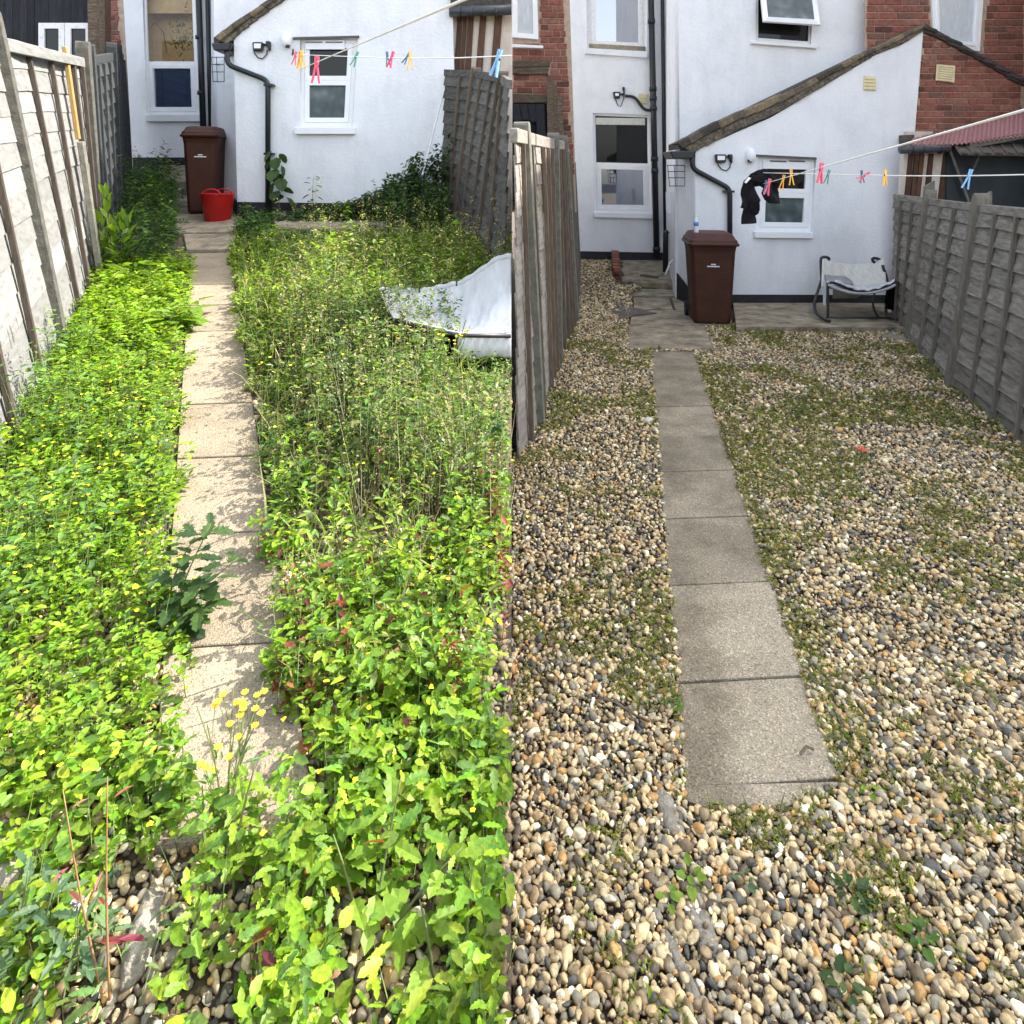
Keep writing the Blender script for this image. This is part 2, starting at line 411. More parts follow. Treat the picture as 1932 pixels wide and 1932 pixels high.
M['brownboard'] = mat('dark_brown_board', [(0.3, (0.045, 0.022, 0.013)), (0.7, (0.12, 0.06, 0.035))], 9, 0.8, 0.3, 40, (6, 6, 0.8), rand=0.25)
M['gutter_grey'] = flat('grey_black_gutter', (0.055, 0.06, 0.065), 0.35)
M['pink_roof'] = mat('faded_red_corrugated_sheet', [(0.3, (0.26, 0.115, 0.11)), (0.6, (0.34, 0.17, 0.165)), (0.8, (0.25, 0.2, 0.21))], 3, 0.7, 0.1)
M['porch'] = mat('dark_porch_opening', [(0.3, (0.018, 0.024, 0.028)), (0.7, (0.032, 0.04, 0.045))], 3, 0.6)
M['moss'] = mat('moss', [(0.3, (0.03, 0.045, 0.008)), (0.7, (0.09, 0.12, 0.02))], 40, 0.95, 0.9, 150)
M['manhole'] = mat('worn_brown_mat', [(0.3, (0.06, 0.05, 0.042)), (0.7, (0.14, 0.115, 0.095))], 18, 0.95, 0.6)
M['offcut'] = flat('pale_wood', (0.55, 0.50, 0.44), 0.8)
M['pebble'] = attr_mat('flint_pebble')
M['leaf'] = leaf_mat('weed_leaf')
M['flower'] = attr_mat('yellow_petal', 0.7, 0, 300, 0.1)
M['stalk'] = attr_mat('plant_stalk', 0.7, 0, 300, 0.2)

def clear_glass(name):
    m = bpy.data.materials.new(name); m.use_nodes = True
    nt = m.node_tree; N = nt.nodes; L = nt.links; N.clear()
    o = N.new('ShaderNodeOutputMaterial'); t = N.new('ShaderNodeBsdfTransparent'); g = N.new('ShaderNodeBsdfGlossy'); g.inputs['Roughness'].default_value = 0.01
    f = N.new('ShaderNodeFresnel'); f.inputs['IOR'].default_value = 1.28; x = N.new('ShaderNodeMixShader')
    L.new(f.outputs[0], x.inputs[0]); L.new(t.outputs[0], x.inputs[1]); L.new(g.outputs[0], x.inputs[2]); L.new(x.outputs[0], o.inputs[0])
    return m
M['pane_clear'] = clear_glass('clear_window_glass')
M['gravel_sheet'] = mat('gravel_out_of_reach', [(0.3, (0.16, 0.13, 0.10)), (0.5, (0.36, 0.29, 0.21)), (0.7, (0.5, 0.44, 0.35))], 45, 0.95, 0.8, 60)
M['render_bounce'] = mat('pale_bounce_render', [(0.3, (0.66, 0.64, 0.60)), (0.7, (0.76, 0.74, 0.70))], 3, 0.9, 0.3, 45)  # pale so the added shading block bounces fill light
def slab_mat(name, base, pale, speck, worn=False):
    m = bpy.data.materials.new(name); m.use_nodes = True
    nt = m.node_tree; N = nt.nodes; L = nt.links; b = N['Principled BSDF']; b.inputs['Roughness'].default_value = 0.9
    b.inputs['Specular IOR Level'].default_value = 0.2
    geo = N.new('ShaderNodeNewGeometry'); oi = N.new('ShaderNodeObjectInfo')
    n1 = N.new('ShaderNodeTexNoise'); n1.inputs['Scale'].default_value = 3.4; n1.inputs['Detail'].default_value = 8; n1.inputs['Roughness'].default_value = 0.65
    L.new(geo.outputs['Position'], n1.inputs['Vector'])
    cr = N.new('ShaderNodeValToRGB'); e = cr.color_ramp.elements
    e[0].position = 0.34; e[0].color = (*base, 1); e[1].position = 0.66; e[1].color = (*pale, 1)
    fac = n1.outputs['Fac']
    if worn:      # grime has settled along the left side of the nearest slabs, their middle is worn pale
        xyz = N.new('ShaderNodeSeparateXYZ'); L.new(geo.outputs['Position'], xyz.inputs[0])
        def ma(op, a, b):
            q = N.new('ShaderNodeMath'); q.operation = op
            for i, w in enumerate((a, b)):
                if hasattr(w, 'links'): L.new(w, q.inputs[i])
                else: q.inputs[i].default_value = w
            return q.outputs[0]
        across = ma('SUBTRACT', xyz.outputs['X'], ma('MULTIPLY', xyz.outputs['Y'], 0.187))
        sm_ = N.new('ShaderNodeMapRange'); sm_.interpolation_type = 'SMOOTHSTEP'
        sm_.inputs['From Min'].default_value = 0.24; sm_.inputs['From Max'].default_value = 0.42; sm_.inputs['To Min'].default_value = -0.14; sm_.inputs['To Max'].default_value = 0.16
        L.new(across, sm_.inputs['Value'])
        nr_ = N.new('ShaderNodeMapRange'); nr_.interpolation_type = 'SMOOTHSTEP'
        nr_.inputs['From Min'].default_value = 2.9; nr_.inputs['From Max'].default_value = 3.2; nr_.inputs['To Min'].default_value = 1.0; nr_.inputs['To Max'].default_value = 0.12
        L.new(xyz.outputs['Y'], nr_.inputs['Value'])
        fac = ma('ADD', fac, ma('MULTIPLY', sm_.outputs[0], nr_.outputs[0]))
    L.new(fac, cr.inputs['Fac'])
    vo = N.new('ShaderNodeTexVoronoi'); vo.inputs['Scale'].default_value = 210; L.new(geo.outputs['Position'], vo.inputs['Vector'])
    sp = N.new('ShaderNodeSeparateColor'); L.new(vo.outputs['Color'], sp.inputs[0])
    c2 = N.new('ShaderNodeValToRGB'); e = c2.color_ramp.elements
    e[0].position = 0.0; e[0].color = (0.45, 0.43, 0.40, 1); e[1].position = 0.35; e[1].color = (1, 1, 1, 1)
    q = e.new(0.82); q.color = (1.05, 1.0, 0.95, 1); q = e.new(0.97); q.color = (*speck, 1)
    L.new(sp.outputs[0], c2.inputs['Fac'])
    mx = N.new('ShaderNodeMix'); mx.data_type = 'RGBA'; mx.blend_type = 'MULTIPLY'; mx.inputs['Factor'].default_value = 0.8
    L.new(cr.outputs[0], mx.inputs['A']); L.new(c2.outputs[0], mx.inputs['B'])
    mr = N.new('ShaderNodeMapRange'); mr.inputs['To Min'].default_value = 0.88; mr.inputs['To Max'].default_value = 1.12
    L.new(oi.outputs['Random'], mr.inputs['Value'])
    vm = N.new('ShaderNodeVectorMath'); vm.operation = 'SCALE'
    L.new(mx.outputs['Result'], vm.inputs[0]); L.new(mr.outputs[0], vm.inputs['Scale']); L.new(vm.outputs[0], b.inputs['Base Color'])
    bp = N.new('ShaderNodeBump'); bp.inputs['Strength'].default_value = 0.5; bp.inputs['Distance'].default_value = 0.004
    L.new(vo.outputs['Distance'], bp.inputs['Height']); L.new(bp.outputs[0], b.inputs['Normal'])
    return m
M['slab'] = slab_mat('exposed_aggregate_slab', (0.155, 0.132, 0.095), (0.285, 0.25, 0.185), (1.9, 1.8, 1.55), True)
M['slab_l'] = slab_mat('pale_aggregate_slab', (0.222, 0.184, 0.132), (0.30, 0.252, 0.186), (1.4, 1.35, 1.25))

# ------------------------------------------------------------------ ground
g = MB().add([(-150, -150, -0.06), (150, -150, -0.06), (150, 300, -0.06), (-150, 300, -0.06)], [(0, 1, 2, 3)])
tag(g.build('ground', M['soil']), kind='structure')
# climbing soil of the weedy garden, closed at its low edge
def lg(s, t):
    x = -13 + 13 * s - 0.002; y = -1.5 + 17 * t
    return (x, y, zl(y) + 0.02 * (fbm(np.array([x * 2.0 + 60]), np.array([y * 2.0 + 30]), 5)[0] - 0.5))
g = MB().grid(lg, 60, 70)
b0 = len(g.v)
edge = [60 * 71 + j for j in range(71)]
for j in edge:
    p = g.v[j]; g.v.append(Vector((p.x, p.y, -0.06)))
for k in range(70):
    g.f.append((edge[k], edge[k + 1], b0 + k + 1, b0 + k))
tag(g.build('weedy_garden_soil', M['soil'], smooth=True), kind='structure')
def rg(s, t):
    x = 0.002 + 9 * s; y = -1.0 + 14.5 * t
    return (x, y, (zr(y) if x < XU(1178, y) else 0) - 0.012)
g = MB().grid(rg, 90, 60)
tag(g.build('gravel_bed_soil', M['soil']), kind='structure')
g = MB().add([(-7, -9, -0.006), (9, -9, -0.006), (9, 1.28, -0.006), (0.002, 1.28, -0.006), (0.002, -1.6, -0.006), (-7, -1.6, -0.006)], [(0, 1, 2, 3, 4, 5)])
tag(g.build('gravel_bed', M['gravel_sheet']), kind='structure')

# ------------------------------------------------------------------ slab paths
def rl(y): return 0.149 + 0.1885 * y
def rr(y): return 0.642 + 0.1857 * y
root = thing('path', None, None, (1.0, 4.5, 0)); tag(root, kind='structure')
js = [7.2, 6.62, 6.03, 5.46, 4.83, 4.25, 3.67, 3.07, 2.48, 2.05]
for k in range(len(js) - 1):
    a, b = js[k], js[k + 1]
    gp = 0.006; d = 0.035; zt = 0.012 + random.uniform(-.003, .003)
    q = [(rl(b + gp), b + gp), (rr(b + d + gp), b + d + gp), (rr(a + d - gp), a + d - gp), (rl(a - gp), a - gp)]
    if k == 0: q[2] = (rr(a), a); q[3] = (rl(a), a)
    MB().hexa([(x, y, -0.04) for x, y in q], [(x, y, zt) for x, y in q]).build('paving_slab', M['slab'], root, bevel=0.003)
# broken ramp at the near end
pts = [(u, v) for u, v in [(1290, 1489), (1585, 1481), (1572, 1497), (1530, 1512), (1470, 1531), (1400, 1538), (1330, 1528), (1296, 1517)]]
top = []
for u, v in pts:
    y = 2375 / (v - 335); top.append(Vector((XU(u, y), y, 0.010)))
m_ = MB(); n_ = len(top)
m_.add(top + [p - Vector((0, 0, .05)) for p in top], [tuple(range(n_))] + [(i, (i + 1) % n_, n_ + (i + 1) % n_, n_ + i) for i in range(n_)])
m_.build('broken_edging', M['slab'], root)
# wide old concrete by the bin
def gslab(pts, zt, d, matl, name, par, bevel=0.006, zf=0):
    tp = [Vector((XU(u, FPX * (EYE - zf) / (v - 335)), FPX * (EYE - zf) / (v - 335), zt)) for u, v in pts]
    mm = MB(); n = len(tp)
    mm.add(tp + [p - Vector((0, 0, d)) for p in tp], [tuple(range(n))] + [(i, (i + 1) % n, n + (i + 1) % n, n + i) for i in range(n)])
    return mm.build(name, matl, par, bevel=bevel)
gslab([(1184, 661), (1346, 659), (1330, 617), (1187, 614)], 0.014, 0.05, M['concrete'], 'paving_slab', root)
gslab([(1188, 612.5), (1383, 615.5), (1376, 592), (1250, 585), (1192, 590)], 0.012, 0.05, M['concrete'], 'paving_slab', root)
gslab([(1196, 588), (1240, 583), (1270, 586), (1262, 564), (1195, 563)], 0.015, 0.06, M['concrete'], 'paving_slab', root)
gslab([(1274, 586), (1302, 588), (1296, 565), (1267, 564)], 0.022, 0.06, M['concrete'], 'paving_slab', root)
gslab([(1184, 561), (1232, 562), (1294, 561), (1290, 549), (1180, 548)], 0.03, 0.08, M['concrete'], 'paving_slab', root)
# step up to the passage
MB().hexa([(XU(1174, 11.3), 11.3, -.05), (XU(1290, 11.0), 11.0, -.05), (XU(1290, 11.0), 11.0, .13), (XU(1174, 11.3), 11.3, .13)],
          [(XU(1164, 13.4), 13.4, -.05), (XU(1262, 13.4), 13.4, -.05), (XU(1262, 13.4), 13.4, .272), (XU(1164, 13.4), 13.4, .272)]).build('doorstep', M['concrete'], root, bevel=0.01)
MB().box((XU(1175, 11.28), 11.12, .0), (XU(1245, 11.28), 11.3, .05)).build('moss_strip', M['moss'], root, bevel=0.02)
mt = gslab([(1148, 584), (1180, 580), (1239, 594), (1205, 597), (1172, 604)], 0.028, 0.012, M['manhole'], 'doormat', None, 0)
tag(mt, 'flat worn brown mat lying on the path left of the brown bin', 'mat')
dr = MB().hexa(*[[Vector((XU(u, FPX * 1.73 / (v - 335)), FPX * 1.73 / (v - 335), z)) for u, v in [(1207, 520), (1240, 524), (1243, 522), (1215, 518)]] for z in (0.165, 0.18)]).build('drain_cover', M['manhole'])
tag(dr, 'small dark drain cover set in the concrete doorstep', 'drain cover')

rootL = thing('path', None, None, (-1.6, 3.5, 0.5)); tag(rootL, kind='structure')
def pc(y): return 0.07 - 0.466 * y
js = [1.62, 2.185, 2.73, 3.28, 3.82, 4.36, 4.93, 5.5, 6.05, 6.6, 7.15]
for k in range(len(js) - 1):
    a, b = js[k] + .005, js[k + 1] - .005; w = 0.2
    q = [(pc(a) - w, a), (pc(a) + w, a + .03), (pc(b) + w, b + .03), (pc(b) - w, b)]
    zt = 0.025 + random.uniform(-.003, .003)
    MB().hexa([(x, y, zl(y) - .03) for x, y in q], [(x, y, zl(y) + zt) for x, y in q]).build('paving_slab', M['slab_l'], rootL, bevel=0.003)
def lslab(pts, zt, d, name='paving_slab'):
    tp = [P(u, v, yl(v)) + Vector((0, 0, zt)) for u, v in pts]
    mm = MB(); n = len(tp)
    mm.add(tp + [p - Vector((0, 0, d)) for p in tp], [tuple(range(n))] + [(i, (i + 1) % n, n + (i + 1) % n, n + i) for i in range(n)])
    return mm.build(name, M['concrete'], rootL, bevel=0.006)
lslab([(352, 476), (440, 474), (446, 446), (346, 446)], 0.03, .06)
lslab([(330, 443), (520, 440), (470, 412), (330, 412)], 0.03, .06)
lslab([(326, 410), (446, 410), (430, 372), (322, 372)], 0.03, .06)
MB().hexa([(XU(300, 11), 11, 1.5), (XU(420, 11), 11, 1.5), (XU(420, 11), 11, 1.84), (XU(300, 11), 11, 1.84)],
          [(XU(300, 12.7), 12.7, 1.5), (XU(400, 12.7), 12.7, 1.5), (XU(400, 12.7), 12.7, 2.16), (XU(300, 12.7), 12.7, 2.16)]).build('doorstep', M['concrete'], rootL, bevel=0.01)

# ------------------------------------------------------------------ windows
def lerp2(a, b, t): return (a[0] + (b[0] - a[0]) * t, a[1] + (b[1] - a[1]) * t)
def sub(q, s0, t0, s1, t1):
    f = lambda s, t: lerp2(lerp2(q[0], q[1], s), lerp2(q[3], q[2], s), t)
    return [f(s0, t0), f(s1, t0), f(s1, t1), f(s0, t1)]
def inset(q, px, py=None):
    py = px if py is None else py
    w = abs(q[1][0] - q[0][0]); h = abs(q[3][1] - q[0][1])
    return sub(q, px / w, py / h, 1 - px / w, 1 - py / h)
def window(parent, q, y, fr, panes, sill=None, wall_t=0.06, frame='upvc'):
    """q: opening quad (image px); fr: outer frame px; panes: [(s0,t0,s1,t1,sash px,material)]; sill quad"""
    w = MB().ring(q, inset(q, fr), y + wall_t, 0.06)
    inner = inset(q, fr)
    ts = sorted({p[3] for p in panes})[:-1]
    win = w.build('window', M[frame], parent, bevel=0.004)
    ORG[win.name] = ORG[parent.name]
    for s0, t0, s1, t1, sp, pm in panes:
        pq = sub(inner, s0, t0, s1, t1)
        if sp:
            MB().ring(pq, inset(pq, sp), y + wall_t - 0.012, 0.055).build('sash', M[frame], win, bevel=0.004)
        MB().quadimg(inset(pq, max(sp - 1, 0)), y + wall_t + 0.03, 0.008).build('pane', M[pm], win)
    for k in range(len(ts)):
        MB().quadimg(sub(inner, 0, ts[k] - 0.022, 1, ts[k] + 0.022), y + wall_t - 0.004, 0.06).build('transom', M[frame], win, bevel=0.003)
    if sill:
        a = [P(u, v, y - 0.07) for u, v in sill]
        MB().hexa(a, [p + Vector((0, 0.07 + wall_t, 0)) for p in a]).build('sill', M['upvc'] if frame == 'upvc' else M['render'], win, bevel=0.006)
    return win
def up(o, dz): pass
BRK = []
for w_ in (0.222, 0.106, 0.160):
    bmx = MB().box((-w_ / 2, -0.007, -0.039), (w_ / 2, 0.02, 0.039))
    me = bpy.data.meshes.new('brick'); me.from_pydata(bmx.v, [], bmx.f)
    bm = bmesh.new(); bm.from_mesh(me); bmesh.ops.recalc_face_normals(bm, faces=bm.faces)
    bmesh.ops.bevel(bm, geom=bm.edges[:], offset=0.005, segments=1, affect='EDGES'); bm.to_mesh(me); bm.free()
    me.materials.append(M['brick']); BRK.append(me)
def inside(pt, poly):
    x, y = pt; c = False; n = len(poly)
    for i in range(n):
        x1, y1 = poly[i]; x2, y2 = poly[(i + 1) % n]
        if (y1 > y) != (y2 > y) and x < (x2 - x1) * (y - y1) / (y2 - y1) + x1: c = not c
    return c
def bricks(parent, poly, holes, y, seed=0, name='brick', slope=0.0, s=1.0):
    """lay bricks proud of the mortar face at depth y over an image polygon; bricks are cut at its edges"""
    rd = random.Random(seed)
    W = [(XU(u, y), ZV(v, y)) for u, v in poly]; H = [[(XU(u, y), ZV(v, y)) for u, v in h] for h in holes]
    x0 = min(p[0] for p in W); x1 = max(p[0] for p in W); z0 = min(p[1] for p in W); z1 = max(p[1] for p in W)
    org = ORG[parent.name]; row = 0; z = z0 + 0.045 * s; n = 0
    ok = lambda p: inside(p, W) and not any(inside(p, h) for h in H)
    while z < z1:
        x = x0 - rd.choice((0, 0.06, 0.11)) - (0.115 if row % 2 else 0)
        while x < x1:
            k = 0 if rd.random() < 0.82 else (1 if rd.random() < .7 else 2)
            w = (0.222, 0.106, 0.160)[k] * s
            ts = [i / 12 for i in range(13) if ok((x + w * i / 12, z))]
            if ts and (ts[-1] - ts[0]) * w > .035:
                a, b = ts[0], ts[-1]; sc = max(.15, b - a)
                o = bpy.data.objects.new(name, BRK[k]); COL.objects.link(o); o.parent = parent
                o.location = Vector((x + w * (a + b) / 2, y + rd.uniform(-.002, .002), z + rd.uniform(-.002, .002))) - org
                o.scale = (s * sc, 1, s); o.rotation_euler = (0, rd.uniform(-.008, .008), 0); n += 1
            x += w + 0.0135
        z += 0.092 * s; row += 1
    return n
def verge(parent, top, bot, y, d, n, matl='tile', seed=1):
    """ragged tile ends along a roof edge: top/bot polylines in image px, each tile a part"""
    rd = random.Random(seed)
    def along(pl, t):
        s = t * (len(pl) - 1); i = min(int(s), len(pl) - 2); return lerp2(pl[i], pl[i + 1], s - i)
    for k in range(n):
        a, b = k / n, (k + 1) / n
        t0, t1 = along(top, a), along(top, b); b0_, b1_ = along(bot, a), along(bot, b)
        dy = rd.uniform(-1.5, 1.5); m1 = 0.42
        mid0 = lerp2(t0, b0_, m1); mid1 = lerp2(t1, b1_, m1)
        # tile: sits on top, its lower end lapping proud of its neighbour
        yy = y - 0.05 - rd.uniform(0, .03)
        tq = [(t0[0] - 2, t0[1] + dy + 2), (t1[0] + 2, t1[1] + dy - 1), (mid1[0] + 3, mid1[1] + dy), (mid0[0] - 2, mid0[1] + dy + 4)]
        m = MB(); aa = [P(u, v, yy) for u, v in tq]
        m.hexa(aa, [p + Vector((0, d, 0)) for p in aa]).build('roof_tile', M[matl], parent, bevel=0.012)
        bq = [(mid0[0] - 1, mid0[1] + 2), (mid1[0] + 2, mid1[1]), (b1_[0] + 2, b1_[1] + rd.uniform(-2, 2)), (b0_[0] - 1, b0_[1] + rd.uniform(-1, 3))]
        m = MB(); aa = [P(u, v, y - 0.025 - rd.uniform(0, .02)) for u, v in bq]
        m.hexa(aa, [p + Vector((0, 0.12, 0)) for p in aa]).build('verge_mortar', M['tile_dark'] if matl == 'tile_dark' else M['verge_mortar'], parent, bevel=0.008)
def pipe(parent, pts, r, name='drainpipe', n=10):
    return MB().tube(pts, r, n).build(name, M['black'], parent, smooth=True)
def elbow(pts, k=4):
    """round the corners of a polyline"""
    out = [Vector(pts[0])]
    for i in range(1, len(pts) - 1):
        a, b, c = Vector(pts[i - 1]), Vector(pts[i]), Vector(pts[i + 1])
        r = min((a - b).length, (c - b).length, 0.09)
        p0 = b + (a - b).normalized() * r; p1 = b + (c - b).normalized() * r
        for j in range(k + 1):
            t = j / k; out.append(p0 * (1 - t) ** 2 + b * 2 * t * (1 - t) + p1 * t ** 2)
    out.append(Vector(pts[-1])); return out
def gutter_px(parent, u0, u1, v0, v1, y, length, matl):
    """half-round gutter running back from y; seen end-on"""
    m = MB().quadimg([(u0, v0), (u1, v0), (u1 - (u1 - u0) * .15, v1), (u0 + (u1 - u0) * .12, v1)], y - 0.1, length)
    return m.build('gutter', M[matl], parent, bevel=0.012)
def sec_light(u0, v0, u1, v1, s0, w0, s1, w1, y, label):
    t = thing('security_light', label, 'security light', P((u0 + u1) / 2, (v0 + v1) / 2, y))
    ORG[t.name] = Vector(t.location)
    MB().quadimg([(u0, v0), (u1, v0), (u1 - 1.5, v1), (u0 + 2, v1)], y - .09, 0.075).build('lamp_head', M['blackmetal'], t, bevel=0.012)
    MB().quadimg([(u0 + 4, v0 + 3), (u1 - 3, v0 + 3), (u1 - 3.5, v1 - 5), (u0 + 4, v1 - 5)], y - .097, 0.01).build('lens', M['upvc'], t)
    MB().quadimg([(s0, w0), (s1, w0), (s1, w1 - 5), ((s0 + s1) / 2 + 2, w1), ][0:4], y - .07, 0.065).build('sensor', M['blackmetal'], t, bevel=0.012)
    c = [P(u, v, y - .02) for u, v in [(u0 + 3, v1 - 2), (u0 + 6, v1 + 6), ((u0 + u1) / 2 + 2, v1 + 13), (u1, v1 + 15), (s0 + 3, w1 + 6), ((s0 + s1) / 2, w1 - 3)]]
    MB().tube(c, 0.008, 6).build('cable', M['black'], t, smooth=True)
    MB().quadimg([(u1 - 6, v0 + 3), (s0 + 3, v0 + 3), (s0 + 3, v0 + 7), (u1 - 6, v0 + 7)], y - .03, 0.03).build('bracket', M['blackmetal'], t)
    return t
def bell(u0, v0, u1, v1, y, label):
    t = thing('alarm_box', label, 'alarm box', P((u0 + u1) / 2, (v0 + v1) / 2, y))
    cu_, cv_ = (u0 + u1) / 2, (v0 + v1) / 2; rx = (u1 - u0) / 2 * y / FPX; rz = (v1 - v0) / 2 * y / FPX
    c = P(cu_, cv_, y)
    def f(s, q):
        th = s * 2 * math.pi; ph = q * math.pi / 2
        return (c.x + rx * math.cos(th) * math.cos(ph) , c.y - 0.11 * math.sin(ph) ** 0.6 if ph > 0 else c.y, c.z + rz * math.sin(th) * math.cos(ph))
    MB().grid(f, 20, 7).build('cover', M['upvc'], t, smooth=True)
    MB().quadimg([(cu_ - 4, v1 - 8), (cu_ + 5, v1 - 8), (cu_ + 4, v1 - 2), (cu_ - 3, v1 - 2)], y - .085, 0.03).build('sounder_slot', M['blackmetal'], t, bevel=.006)
    return t
def basket(u0, v0, u1, v1, y0, y1, label):
    """wire half-basket standing off a side wall"""
    t = thing('wire_basket', label, 'wire basket', P((u0 + u1) / 2, v1, y0))
    m = MB()
    def pt(s, h):      # s 0..1 bow from wall front to wall back
        th = math.pi * s
        u = u1 - (u1 - u0) * math.sin(th) * (1 - .12 * h)
        return P(u, v0 + (v1 - v0) * h, y0 + (y1 - y0) * s)
    for h in (0, .3, .6, 1):
        m.tube([pt(i / 10, h) for i in range(11)], 0.006, 4)
    for i in range(0, 11, 2):
        m.tube([pt(i / 10, h / 4) for h in range(5)], 0.005, 4)
    m.build('wire_frame', M['blackmetal'], t)
    return t

# ------------------------------------------------------------------ the white house of the weedy garden
YA, YB, YU = 9.1, 12.6, 9.75      # low wing front, recessed wall, upper wall
hl = thing('white_house', 'white rendered house with low wing standing behind the overgrown weedy garden', 'house', (-3.0, YA, 1.35))
hw = [(268, -30), (367, -30), (376, 216), (277, 216)]
poly_wall('wall', [(214, -330), (412, -330), (412, 340), (252, 340)], [hw], YB, 0.12, M['render'], hl)
MB().quadimg([(250, 297), (405, 297), (405, 345), (252, 345)], YB - 0.02, 0.02).build('plinth', M['plinth'], hl)
wq = [(566, 73), (675, 73), (665, 240), (566, 240)]
poly_wall('wall', [(441, 66), (455, 57), (490, 30), (505, 14), (1000, -306), (1000, 60), (900, 120), (862, 300), (858, 440), (449, 440)][0:5] + [(848, -205), (862, 440), (449, 440)][1:] if False else
          [(441, 66), (455, 57), (490, 30), (512, 12), (850, -205), (862, 440), (449, 440)], [wq], YA, 0.14, M['render'], hl)
MB().quadimg([(448.5, 381), (860, 386), (860, 445), (449, 445)], YA - 0.022, 0.022).build('plinth', M['plinth'], hl)
# side wall of the low wing, with its plinth and a small sill
c0, c1 = P(441, 66, YA), P(449, 440, YA); d0, d1 = P(408, -330, YB), P(398, 345, YB)
sw = [(c1.x, YA + .14, 1.0), (XU(404, YU), YU + .1, 1.0), (XU(404, YU), YU + .1, 3.6), (c0.x - .02, YA + .14, 3.7)]
MB().hexa(sw, [Vector(p) + Vector((0.12, 0.05, 0)) for p in sw]).build('side_wall', M['render'], hl)
a = (c1.x - .02, YA + .0, 0); b = (d1.x - .02, YB, 0)
MB().hexa([(a[0], a[1], 1.0), (b[0], b[1], 1.0), (b[0], b[1], 2.2), (a[0], a[1], 1.56)], [(a[0] + .02, a[1], 1.0), (b[0] + .02, b[1], 1.0), (b[0] + .02, b[1], 2.2), (a[0] + .02, a[1], 1.56)]).build('plinth', M['plinth'], hl)
MB().quadimg([(402, 160), (410, 162), (411, 208), (404, 203)], 11.3, .05).build('sill', M['upvc'], hl)
poly_wall('wall', [(402, -330), (960, -330), (960, 120), (404, 120)], [], YU, 0.12, M['render'], hl)
# wing roof behind the verge
xs_ = XU(404, YU); z0, z1 = ZV(72, YA), ZV(-205, YA)
MB().hexa([(xs_, YU + .1, 1.2), (XU(398, YB), YB, 1.2), (XU(398, YB), YB, 8), (xs_, YU + .1, 8)], [(xs_ + .1, YU + .1, 1.2), (XU(398, YB) + .1, YB, 1.2), (XU(398, YB) + .1, YB, 8), (xs_ + .1, YU + .1, 8)]).build('side_wall', M['render'], hl)
MB().hexa([(XU(405, YA), YA - .03, ZV(88, YA)), (XU(850, YA), YA - .03, z1), (XU(850, YA), YU, z1), (XU(405, YA), YU, ZV(88, YA))],
          [(XU(405, YA), YA - .03, ZV(88, YA) + .12), (XU(850, YA), YA - .03, z1 + .12), (XU(850, YA), YU, z1 + .12), (XU(405, YA), YU, ZV(88, YA) + .12)]).build('roof', M['tile_dark'], hl)
verge(hl, [(406, 68), (440, 40), (478, 16), (520, -12), (600, -62), (700, -128)], [(428, 84), (455, 58), (490, 31), (545, -8), (612, -50), (712, -112)], YA, .35, 11, 'tile', 4)
gutter_px(hl, 398, 437, 81, 95, YA, .5, 'black')
pipe(hl, elbow([P(428, 92, YA - .05), P(429, 122, YA - .05), P(505.5, 152, YA - .07), P(505.5, 412, YA - .07)]), 0.036)
for v in (160, 290): MB().quadimg([(497, v - 2), (514, v - 2), (514, v + 2), (497, v + 2)], YA - .12, .11).build('pipe_bracket', M['black'], hl)
pipe(hl, [P(373, -60, YB - .1), P(385.5, 305, YB - .1)], 0.055)
pipe(hl, [P(390, -60, YB - .08), P(399, 310, YB - .08)], 0.04)
for v in (70, 175): MB().tube([P(373 + v * .034, v - 3, YB - .1), P(373 + v * .034, v + 4, YB - .1)], .066, 10).build('pipe_collar', M['black'], hl, smooth=True)
window(hl, hw, YB, 6, [(0, 0, 1, .62, 0, 'pane_clear'), (0, .62, 1, 1, 8, 'pane_sky')], [(273, 216), (380, 216), (381, 229), (274, 229)])
window(hl, wq, YA, 9, [(0, 0, 1, .47, 9, 'pane'), (0, .47, 1, 1, 9, 'pane_frost')], [(555, 240), (668, 240), (668, 253), (556, 253)])
MB().quadimg([(552, 70), (677, 67), (677, 71), (552, 74)], YA - .03, .03).build('trim', M['trim'], hl)
MB().quadimg([(576, 76), (650, 76), (650, 93), (576, 93)], YA + .03, .02).build('vent_panel', M['upvc'], hl)
for a, b in ((576, 608), (614, 646)): MB().quadimg([(a, 78.5), (b, 78.5), (b, 80.5), (a, 80.5)], YA + .024, .01).build('vent_slot', M['trim'], hl)
sec_light(475, 79, 495, 96, 500, 77, 509, 97, YA, 'black security light with looped cable on the wall above the weedy garden')
bell(532, 60, 551, 92, YA, 'round white alarm box near the roof edge above the weedy garden')
basket(398, 108, 423, 154, 9.3, 9.9, 'black wire basket hung on the white side wall beyond the red tub')
hk = MB().tube([P(553, 101, YA), P(553, 94, YA - .06), P(552, 104, YA - .08)], .012, 6).build('line_hook', M['blackmetal'])
tag(hk, 'small dark line hook on the wall left of the shaded white window', 'hook')
# what the tall window shows inside: a tan blind and a plant on the sill
rm = MB()
for q_ in ([(236, -60), (262, -60), (262, 240), (236, 240)], [(382, -60), (400, -60), (400, 240), (382, 240)], [(236, -70), (400, -70), (400, -56), (236, -56)], [(236, 226), (400, 226), (400, 240), (236, 240)]):
    rm.quadimg(q_, YB + .125, .5)
rm.quadimg([(236, -70), (400, -70), (400, 240), (236, 240)], YB + .63, .05)
rm.build('room_lining', M['cloth_blind'], hl)
bl = MB().quadimg([(263, -30), (381, -30), (381, 25), (263, 25)], YB + .3, .02).build('window_blind', M['cloth_blind'])
tag(bl, 'tan blind drawn behind the tall upper pane of the shaded recess window', 'blind')

